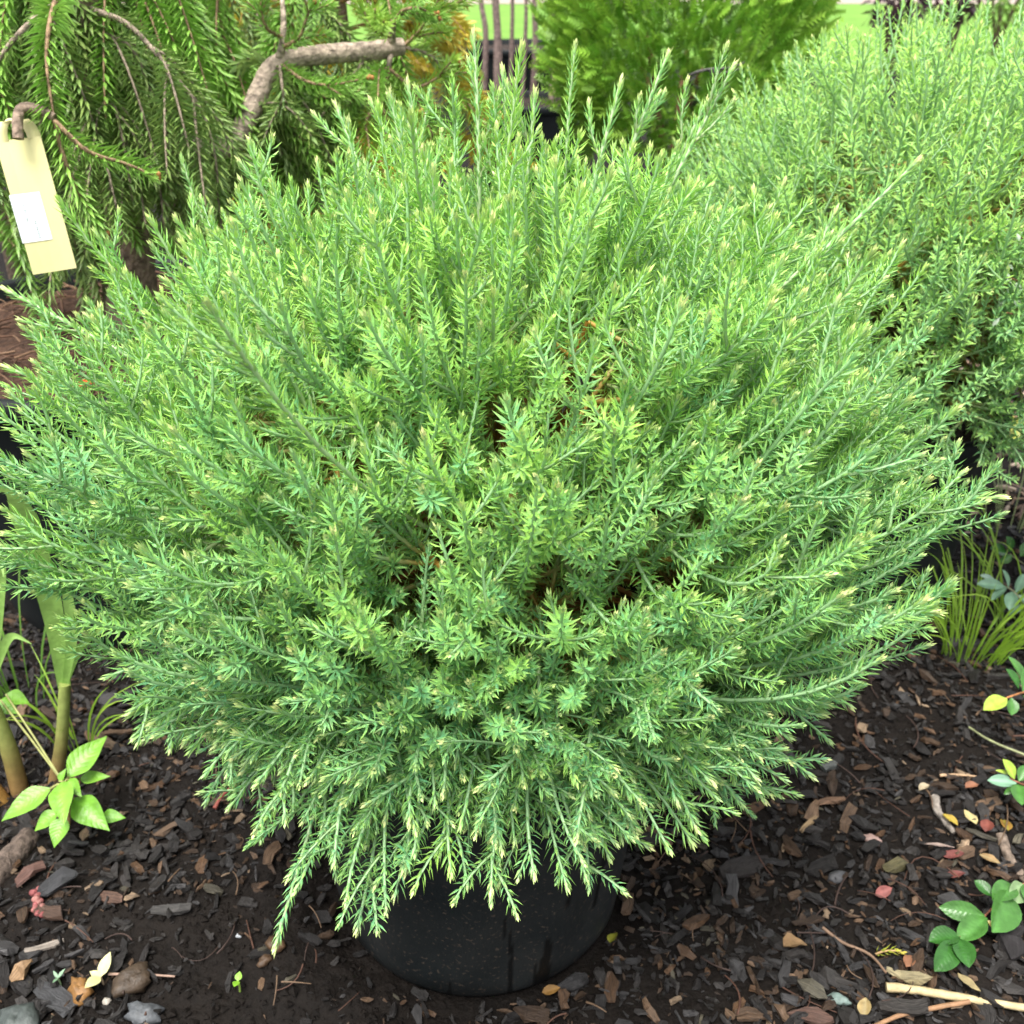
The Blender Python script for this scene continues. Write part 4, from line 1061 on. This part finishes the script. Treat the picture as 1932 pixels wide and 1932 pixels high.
# pale shrub leaning in from the right
bx = W(2080, 1130, z=0.0)
ps = thing('pale_leaved_shrub', 'wispy shrub with tiny pale silver-green leaves and red-brown stems leaning against the second conifer', 'plant', (bx[0], bx[1], 0))
for (a, b, Y) in ((1905, 440, 1.12), (1890, 520, 1.10), (1925, 560, 1.1), (1950, 470, 1.12), (1900, 590, 1.08)):
    e = W(a, b, Y)
    P = bez(np.array([bx[0], bx[1], -0.01]), np.array([bx[0] - 0.02, bx[1], e[2] * 0.8]), e, 14)
    m = MB(); tube(m, P, np.linspace(0.003, 0.001, 14), (0.26, 0.12, 0.07), 5); so = m.build('stem', M_BARK, ps, origin=P[0])
    m = MB()
    for k in range(34):
        p = P[int(rng.uniform(6, 13.9))] + rng.normal(0, 0.012, 3)
        leaf(m, p, rng.normal(0, 1, 3), (0, -0.5, 0.8), rng.uniform(0.007, 0.013), 0.005, (0.42, 0.52, 0.40), (0.55, 0.62, 0.5), 4)
    m.build('leaves', M_LEAF, so)

# ------------------------------------------------------------------ left: broad-leaved weed, strap-leaved plant
wc = W(128, 1555, z=0.0)
wd = thing('broad_leaved_weed', 'young weed with broad pointed lime-green leaves on dark mulch', 'plant', (wc[0], wc[1], hg(wc[0], wc[1])))
m = MB(); cb = W(122, 1480, z=0.075)
tube(m, resample([(wc[0], wc[1], hg(wc[0], wc[1]) - 0.004), (wc[0] * 0.5 + cb[0] * 0.5, wc[1], 0.04), tuple(cb)], 8), np.linspace(0.0026, 0.0018, 8), (0.35, 0.22, 0.1), 7); m.build('stem', M_BARK, wd)
for (b0, b1, t0_, t1_, zb, zt, wpx) in ((97, 1487, -3, 1543, 0.07, 0.06, 47), (128, 1468, 197, 1384, 0.075, 0.10, 52), (118, 1474, 115, 1548, 0.08, 0.075, 47), (138, 1506, 200, 1562, 0.06, 0.05, 52),
                                        (110, 1530, 62, 1566, 0.05, 0.04, 32), (122, 1540, 99, 1597, 0.05, 0.035, 38), (190, 1540, 235, 1541, 0.04, 0.04, 27), (150, 1470, 202, 1462, 0.06, 0.07, 25),
                                        (128, 1470, 150, 1500, 0.078, 0.075, 26), (112, 1475, 122, 1450, 0.078, 0.09, 16), (0, 1320, 30, 1345, 0.12, 0.11, 40), (10, 1310, 55, 1325, 0.13, 0.12, 30)):
    b = W(b0, b1, z=zb); e = W(t0_, t1_, z=zt); d = e - b; L = np.linalg.norm(d)
    Wd = wpx / 966 * T * ((b - CAM) @ FW)
    c = np.array(mix((0.11, 0.29, 0.02), (0.16, 0.35, 0.03), rng.random()))
    m = MB()
    leaf(m, b, d, (rng.normal(0, 0.15), -0.5, 1), L, Wd, c, c * 1.25, 14, 0.30, 0.16, (0.04, 0.4, 0.78, 0.97, 1.0, 0.93, 0.8, 0.62, 0.42, 0.22, 0.02), wav=0.012)
    lo = m.build('leaf', M_VEIN, wd)
    v = MB(); tube(v, np.array([cb, (cb + b) / 2 + (0, 0, 0.003), b + d * 0.03]), 0.0013, (0.35, 0.36, 0.12), 5); v.build('stalk', M_LEAF, lo)
lp = W(70, 1480, z=0.0)
ly = thing('strap_leaved_plant', 'stout-stemmed strap-leaved plant between the wide pot and the broad-leaved weed', 'plant', (lp[0], lp[1], 0))
def stemtaper(P, r, c0, c1):
    m = MB(); n = len(P); tube(m, P, np.interp(np.linspace(0, 1, n), [0, 1], r), mix(np.array(c0)[None], np.array(c1)[None], sstep(0.1, 0.8, np.linspace(0, 1, n))[:, None]), 12)
    return m.build('stem', M_LEAF, ly)
g0 = W(40, 1500, z=-0.005); g1 = W(102, 1490, z=-0.005)
e0 = W(-25, 1310, Y=g0[1] + 0.01); e1 = W(122, 1290, Y=g1[1] + 0.02)
stemtaper(resample([g0, (g0 + e0) / 2 + (0.004, 0, 0), e0], 12), (0.011, 0.008), (0.26, 0.16, 0.06), (0.30, 0.36, 0.10))
stemtaper(resample([g1, (g1 + e1) / 2 + (0.003, 0, 0), e1], 12), (0.0085, 0.0065), (0.27, 0.17, 0.07), (0.30, 0.36, 0.10))
g2 = W(5, 1515, z=-0.005)
stemtaper(resample([g2, g2 + (-0.02, 0, 0.06), g2 + (-0.06, 0.01, 0.14)], 10), (0.011, 0.009), (0.40, 0.22, 0.06), (0.36, 0.34, 0.1))
yb = e1[1]
for (q, w_) in (([(122, 1300, yb), (100, 1160, yb), (70, 1050, yb - 0.01), (42, 965, yb - 0.02), (18, 925, yb - 0.05), (-30, 930, yb - 0.09)], 0.026), ([(-25, 1315, e0[1]), (-10, 1180, e0[1]), (0, 1060, e0[1]), (8, 1090, e0[1] - 0.05)], 0.016),
                ([(122, 1300, yb), (135, 1200, yb), (125, 1110, yb), (112, 1060, yb)], 0.012), ([(-25, 1315, e0[1]), (5, 1225, e0[1]), (25, 1200, e0[1]), (60, 1215, e0[1])], 0.010), ([(122, 1300, yb), (150, 1225, yb + 0.02), (190, 1190, yb + 0.02), (230, 1180, yb + 0.03)], 0.008)):
    m = MB(); blade(m, pth(q, 18), w_, (0.24, 0.42, 0.09), (0.30, 0.50, 0.13), nrm=(0.2, -1, 0.35), fold=0.3); m.build('leaf', M_LEAF, ly)

# ------------------------------------------------------------------ loose bits lying on the ground
def gp(px, py, dz=0.004):
    p = W(px, py, z=0.0); p = W(px, py, z=hg(p[0], p[1]) + dz); return p
def fallen(name, label, px, py, ang, L, wr, c, c2=None, group=None, curl=0.25):
    L *= 0.85; c = np.array(c) * 0.6; c2 = np.array(c2) * 0.6 if c2 is not None else c * 1.2
    p = gp(px, py, 0.010); a = math.radians(ang); d = np.array([math.cos(a), math.sin(a), 0.12])
    m = MB(); leaf(m, p - d * L / 2, d, (rng.normal(0, 0.3), rng.normal(0, 0.3), 1), L, L * wr, c, c2, 8, curl * rng.uniform(0.6, 3.0), rng.uniform(-0.2, 0.35), wav=0.035)
    tag(m.build(name, M_DRY), label, 'leaf', group)
fallen('fallen_leaf', 'pale yellow fallen leaf beside the orange-yellow speckled leaf', 1831, 1540, 105, 0.026, 0.6, (0.62, 0.52, 0.24))
fallen('fallen_leaf', 'orange-yellow speckled fallen leaf touching the bent grey stick', 1792, 1546, 130, 0.024, 0.5, (0.5, 0.32, 0.03), (0.62, 0.5, 0.08))
fallen('fallen_leaf', 'pale pink dry leaf curled on dark bark chips', 1772, 1598, -25, 0.036, 0.35, (0.5, 0.36, 0.3), (0.62, 0.5, 0.44))
fallen('fallen_leaf', 'dull red fallen leaf just past the tip of the pale pink dry leaf', 1800, 1612, 10, 0.03, 0.5, (0.22, 0.07, 0.06))
fallen('fallen_leaf', 'brick-red round fallen leaf near the pale yellow leaf', 1862, 1558, 60, 0.022, 0.8, (0.24, 0.07, 0.05))
fallen('fallen_leaf', 'two-tone orange and green fallen leaf near a dark stick', 1898, 1552, 80, 0.026, 0.6, (0.35, 0.14, 0.03), (0.4, 0.36, 0.05))
fallen('fallen_leaf', 'small orange-tan fallen leaf beside the longer grey-brown stick', 1868, 1620, -40, 0.026, 0.55, (0.42, 0.24, 0.1), (0.5, 0.4, 0.2))
fallen('fallen_leaf', 'dusty pink notched fallen leaf on dark chips', 1666, 1682, 20, 0.024, 0.6, (0.42, 0.15, 0.13))
fallen('fallen_leaf', 'dark red crumpled leaf near the olive split wood chip', 1803, 1650, 5, 0.026, 0.45, (0.2, 0.06, 0.05))
fallen('fallen_leaf', 'flat square ochre-tan leaf lying on dark chips', 1500, 1780, 15, 0.030, 0.85, (0.34, 0.2, 0.09), (0.4, 0.26, 0.13))
fallen('fallen_leaf', 'cream folded leaf beside a blue-green pebble', 1632, 1900, 70, 0.024, 0.65, (0.5, 0.36, 0.14), (0.62, 0.5, 0.26))
fallen('fallen_leaf', 'small terracotta leaf near the trailing yellow-green fragment', 1716, 1812, 50, 0.02, 0.7, (0.32, 0.15, 0.08))
fallen('fallen_leaf', 'coral round leaf on chips between two tan bits', 1834, 1484, 10, 0.02, 0.8, (0.36, 0.16, 0.09))
fallen('fallen_leaf', 'narrow beige leaf under the trailing glossy sprig', 1828, 1856, -65, 0.032, 0.35, (0.45, 0.36, 0.18))
fallen('fallen_leaf', 'pale cream leaf fragment on dark chips beside the bent grey stick', 1744, 1487, 20, 0.018, 0.7, (0.55, 0.46, 0.3))
fallen('fallen_leaf', 'yellow-green leaf scrap against the base of the muddy-specked pot', 1157, 1768, 60, 0.018, 0.7, (0.34, 0.34, 0.04))
fallen('fallen_leaf', 'orange-brown leaf curled beside the muddy-specked pot base', 1040, 1868, 10, 0.022, 0.5, (0.3, 0.16, 0.04))

def stick(name, label, cat, pts, r, c, group=None, lift=0.004, mat=None, rough=0.25):
    P = [gp(a, b, lift) for a, b in pts]; n = max(8, len(pts) * 4); m = MB()
    tube(m, resample(P, n), np.linspace(r[0], r[1], n), c, 8, rough)
    return tag(m.build(name, mat or M_BARK), label, cat, group)
stick('stick', 'bent weathered grey stick touching the orange-yellow leaf', 'stick', [(1764, 1505), (1768, 1528), (1785, 1552), (1800, 1572)], (0.006, 0.003), (0.24, 0.21, 0.18))
stick('stick', 'longer grey-brown stick slanting below the two-tone leaf', 'stick', [(1888, 1575), (1900, 1610), (1918, 1640), (1940, 1665)], (0.006, 0.005), (0.17, 0.13, 0.10))
stick('stick', 'thick rounded dark brown stick half buried near the broad-leaved weed', 'stick', [(-25, 1672), (20, 1622), (58, 1575)], (0.016, 0.013), (0.10, 0.075, 0.06), lift=0.006)
stick('dry_stalk', 'long straw-coloured flower stalk lying across the chips', 'stalk', [(1672, 1862), (1730, 1868), (1800, 1880), (1880, 1893), (1960, 1905)], (0.0045, 0.0035), (0.5, 0.40, 0.22), mat=M_DRY, lift=0.006)
stick('dry_stalk', 'thin reddish-brown stem lying below the straw-coloured stalk', 'stalk', [(1640, 1940), (1700, 1915), (1760, 1902), (1830, 1890)], (0.002, 0.0024), (0.3, 0.17, 0.09), mat=M_DRY, lift=0.008)
stick('dry_stalk', 'brown forked twig leading to the yellow-green fragment', 'twig', [(1552, 1750), (1590, 1778), (1640, 1800), (1672, 1835)], (0.0018, 0.0013), (0.22, 0.14, 0.09), mat=M_DRY, lift=0.008)
stick('dry_stalk', 'reddish stem on the soil under the drooping shoots', 'stalk', [(405, 1525), (420, 1500), (450, 1478)], (0.0025, 0.002), (0.28, 0.08, 0.06), mat=M_DRY, lift=0.008)
stick('dry_stalk', 'thin pinkish twig lying beside the cream seedling', 'twig', [(205, 1838), (260, 1838), (330, 1842)], (0.0014, 0.001), (0.3, 0.2, 0.15), mat=M_DRY, lift=0.006)
stick('dry_stalk', 'thin green-grey grass stem lying on chips between two glossy sprigs', 'stalk', [(1828, 1372), (1870, 1398), (1935, 1425)], (0.0014, 0.0018), (0.26, 0.28, 0.14), mat=M_DRY, lift=0.012)
stick('dry_stalk', 'short pale twig among chips near the coral leaf', 'twig', [(1773, 1463), (1810, 1462), (1850, 1466)], (0.002, 0.0012), (0.45, 0.3, 0.18), mat=M_DRY, lift=0.006)
def bigchip(label, px, py, ang, L, wr, c, th=0.006):
    L *= 0.82; p = gp(px, py, 0.0); m = MB(); chip(m, p[0], p[1], L, L * wr, th, math.radians(ang), rng.normal(0, 0.08), rng.normal(0, 0.12), np.asarray(c) / 1.05, 0.008, hg(p[0], p[1]))
    tag(m.build('wood_fragment', M_CHIP, origin=(p[0], p[1], hg(p[0], p[1])), smooth=False), label, 'wood')
bigchip('pale split wood piece with fibrous grain beside the straw-coloured stalk', 1712, 1848, -12, 0.052, 0.26, (0.5, 0.42, 0.24), 0.009)
bigchip('olive split wood chip near the dark red crumpled leaf', 1686, 1642, 20, 0.036, 0.42, (0.17, 0.15, 0.07), 0.008)
bigchip('salmon-tan splintered wood piece among dark chips right of the round pot', 1565, 1518, 10, 0.042, 0.32, (0.34, 0.2, 0.12))
bigchip('tan wood sliver slanting among chips below the longest drooping shoot', 1525, 1565, 38, 0.036, 0.22, (0.32, 0.22, 0.12))
bigchip('grey-green flat chip under the tip of a drooping shoot', 1565, 1455, 30, 0.026, 0.55, (0.13, 0.14, 0.13))
bigchip('light tan wood chip left of the cream seedling', 50, 1850, 45, 0.03, 0.6, (0.4, 0.25, 0.13))
bigchip('large flat slate-grey chip below the light tan chip', 100, 1895, -35, 0.062, 0.55, (0.05, 0.05, 0.052))
bigchip('dark slate-grey chip beside the broken red-brown chip', 112, 1685, 15, 0.05, 0.6, (0.05, 0.05, 0.053))
bigchip('broken red-brown chip near the pink seed head', 65, 1668, 40, 0.04, 0.5, (0.12, 0.06, 0.045))
bigchip('flat brown chip below the pink seed head', 98, 1732, -20, 0.042, 0.5, (0.11, 0.065, 0.045))
bigchip('brown flat chip with a lighter end left of the bare soil', 210, 1705, -8, 0.032, 0.6, (0.12, 0.07, 0.05))
bigchip('long grey chip with pale edge at the edge of the bare soil', 325, 1718, 8, 0.05, 0.28, (0.08, 0.075, 0.07))
bigchip('whitish fibrous chip on dark mulch', 85, 1790, 25, 0.045, 0.25, (0.28, 0.24, 0.2))
bigchip('big dark slab of bark right of the muddy-specked pot', 1400, 1640, 25, 0.075, 0.35, (0.045, 0.036, 0.032), 0.009)
bigchip('dark square chip by the trailing sprig', 1920, 1795, 60, 0.06, 0.6, (0.03, 0.026, 0.026), 0.01)
bigchip('thick grey-brown bark piece beside the cream folded leaf', 1695, 1900, 5, 0.055, 0.5, (0.055, 0.048, 0.042), 0.01)
bigchip('red-brown bark piece near the lower bit of straw stalk', 1525, 1920, -10, 0.05, 0.4, (0.14, 0.08, 0.06), 0.008)
def pebble(label, px, py, r, c, sq=(1.2, 0.9, 0.6), cat='pebble', name='pebble'):
    p = gp(px, py, r * 0.35); m = MB(); dense_blob(m, p, r, c, sq, 0.35, rng.uniform(0, 6.28), int(rng.uniform(0, 90)))
    tag(m.build(name, M_STONE, origin=p), label, cat)
pebble('small blue-green pebble on dark chips', 1582, 1888, 0.009, (0.14, 0.19, 0.17), (0.7, 1.2, 0.6))
pebble('knobbly ochre-brown stone beside the cream seedling', 247, 1852, 0.016, (0.045, 0.03, 0.018), (1.3, 0.9, 0.6))
pebble('orange-brown oval stone near the slate-grey chip', 152, 1870, 0.013, (0.2, 0.1, 0.03), (0.7, 1.3, 0.7))
pebble('dark grey mossy stone below the large flat chip', 36, 1925, 0.018, (0.05, 0.06, 0.055))
pebble('grey angular stone at the edge of the bare soil', 272, 1912, 0.014, (0.07, 0.075, 0.08))
pebble('tiny white round pebble beside the cream seedling', 202, 1890, 0.004, (0.36, 0.33, 0.28), (1, 1, 0.9))
pebble('tiny white glassy bead on the bare soil', 451, 1765, 0.003, (0.35, 0.37, 0.38), (1, 1, 1))
pebble('pinkish pebble near the dusty pink leaf', 1645, 1475 + 110, 0.008, (0.3, 0.2, 0.17))
pebble('cream pebble among chips just right of the drooping shoots', 1343, 1405 + 0, 0.009, (0.4, 0.33, 0.22))
pebble('grey pebble on the chips beside the olive split chip', 1578, 1655, 0.009, (0.06, 0.06, 0.062))
pebble('orange-brown clod half sunk in the bare soil', 520, 1782, 0.009, (0.075, 0.042, 0.02))
pebble('ochre clod on the bare soil left of the round pot', 500, 1790 + 20, 0.007, (0.065, 0.038, 0.02))
# pink seed head
p = gp(70, 1690, 0.004); m = MB()
for k in range(16):
    q = gp(72 + rng.normal(0, 7), 1678 + k * 3.2, 0.006 + 0.003 * rng.random())
    dense_blob(m, q, rng.uniform(0.003, 0.0045), mix((0.22, 0.06, 0.06), (0.28, 0.13, 0.11), rng.random()), (1, 1, 1), 0.2, 0, k)
tag(m.build('seed_head', M_DRY, origin=p), 'crumbly pink seed head lying on dark chips', 'seed head')
# seedlings
def seedling(label, px, py, leaves, stem_c, c):
    p = gp(px, py, 0.0); t = thing('seedling', label, 'plant', tuple(p))
    m = MB(); top = p + np.array([0, 0, 0.014]); tube(m, np.array([p - (0, 0, .004), (p + top) / 2 + (0.001, 0, 0), top]), 0.0011, stem_c, 5); m.build('stem', M_LEAF, t)
    for (a, L, wr) in leaves:
        m = MB(); leaf(m, top, (math.cos(a), math.sin(a), 0.5), (0, -0.3, 1), L, L * wr, c, np.array(c) * 1.1, 6, 0.2, 0.1); m.build('leaf', M_LEAF, t)
seedling('tiny cream-leaved seedling beside the knobbly ochre stone', 195, 1860, [(1.4, 0.024, 0.5), (4.3, 0.02, 0.6), (2.9, 0.012, 0.6)], (0.4, 0.3, 0.2), (0.62, 0.6, 0.28))
seedling('tiny bright green two-leaved seedling on the bare soil', 452, 1868, [(1.5, 0.009, 0.8), (4.6, 0.009, 0.8)], (0.3, 0.45, 0.08), (0.24, 0.5, 0.04))
seedling('minute grey-green seedling left of the cream one', 115, 1862, [(1.0, 0.010, 0.35), (2.4, 0.009, 0.35), (4.5, 0.008, 0.4)], (0.2, 0.3, 0.15), (0.2, 0.34, 0.2))
# yellow-green conifer fragment
p = gp(1652, 1800, 0.006); q = gp(1706, 1798, 0.010); m = MB()
shoot(m, bez(p, (p + q) / 2 + (0, 0.004, 0.004), q, 8), 0.009, 0.0028, 700, dict(GOLD, a=(0.28, 0.36, 0.04), b=(0.4, 0.44, 0.06)), 0.0014, 0.0008, 50, 20)
tag(m.build('conifer_fragment', M_NEEDLE), 'small yellow-green broken conifer tip at the end of the forked twig', 'twig')
# fine root fibres
m = MB()
for k in range(150):
    px, py = rng.uniform(-20, 1960), rng.uniform(1250, 1940)
    if 600 < px < 1200 and py < 1880: continue
    p = gp(px, py, rng.uniform(0.004, 0.012)); a = rng.uniform(0, 6.28); l = rng.uniform(0.012, 0.06) * (1.3 if px > 1350 else 0.8)
    d = np.array([math.cos(a), math.sin(a), 0]); s_ = np.array([-d[1], d[0], 0])
    e = p + d * l; e[2] = hg(e[0], e[1]) + 0.006; c_ = (p + e) / 2 + s_ * l * rng.normal(0, 0.28) + (0, 0, 0.004)
    tube(m, bez(p, c_, e, 7), np.linspace(0.0009, 0.0005, 7) * rng.uniform(0.6, 1.5), np.array([(0.09, 0.045, 0.03), (0.055, 0.035, 0.028), (0.14, 0.09, 0.055)][k % 3]), 4, cap=False)
o = m.build('root_fibres', M_DRY); o['kind'] = 'stuff'; tag(o, 'fine brown root fibres tangled over the bark chips', 'roots')
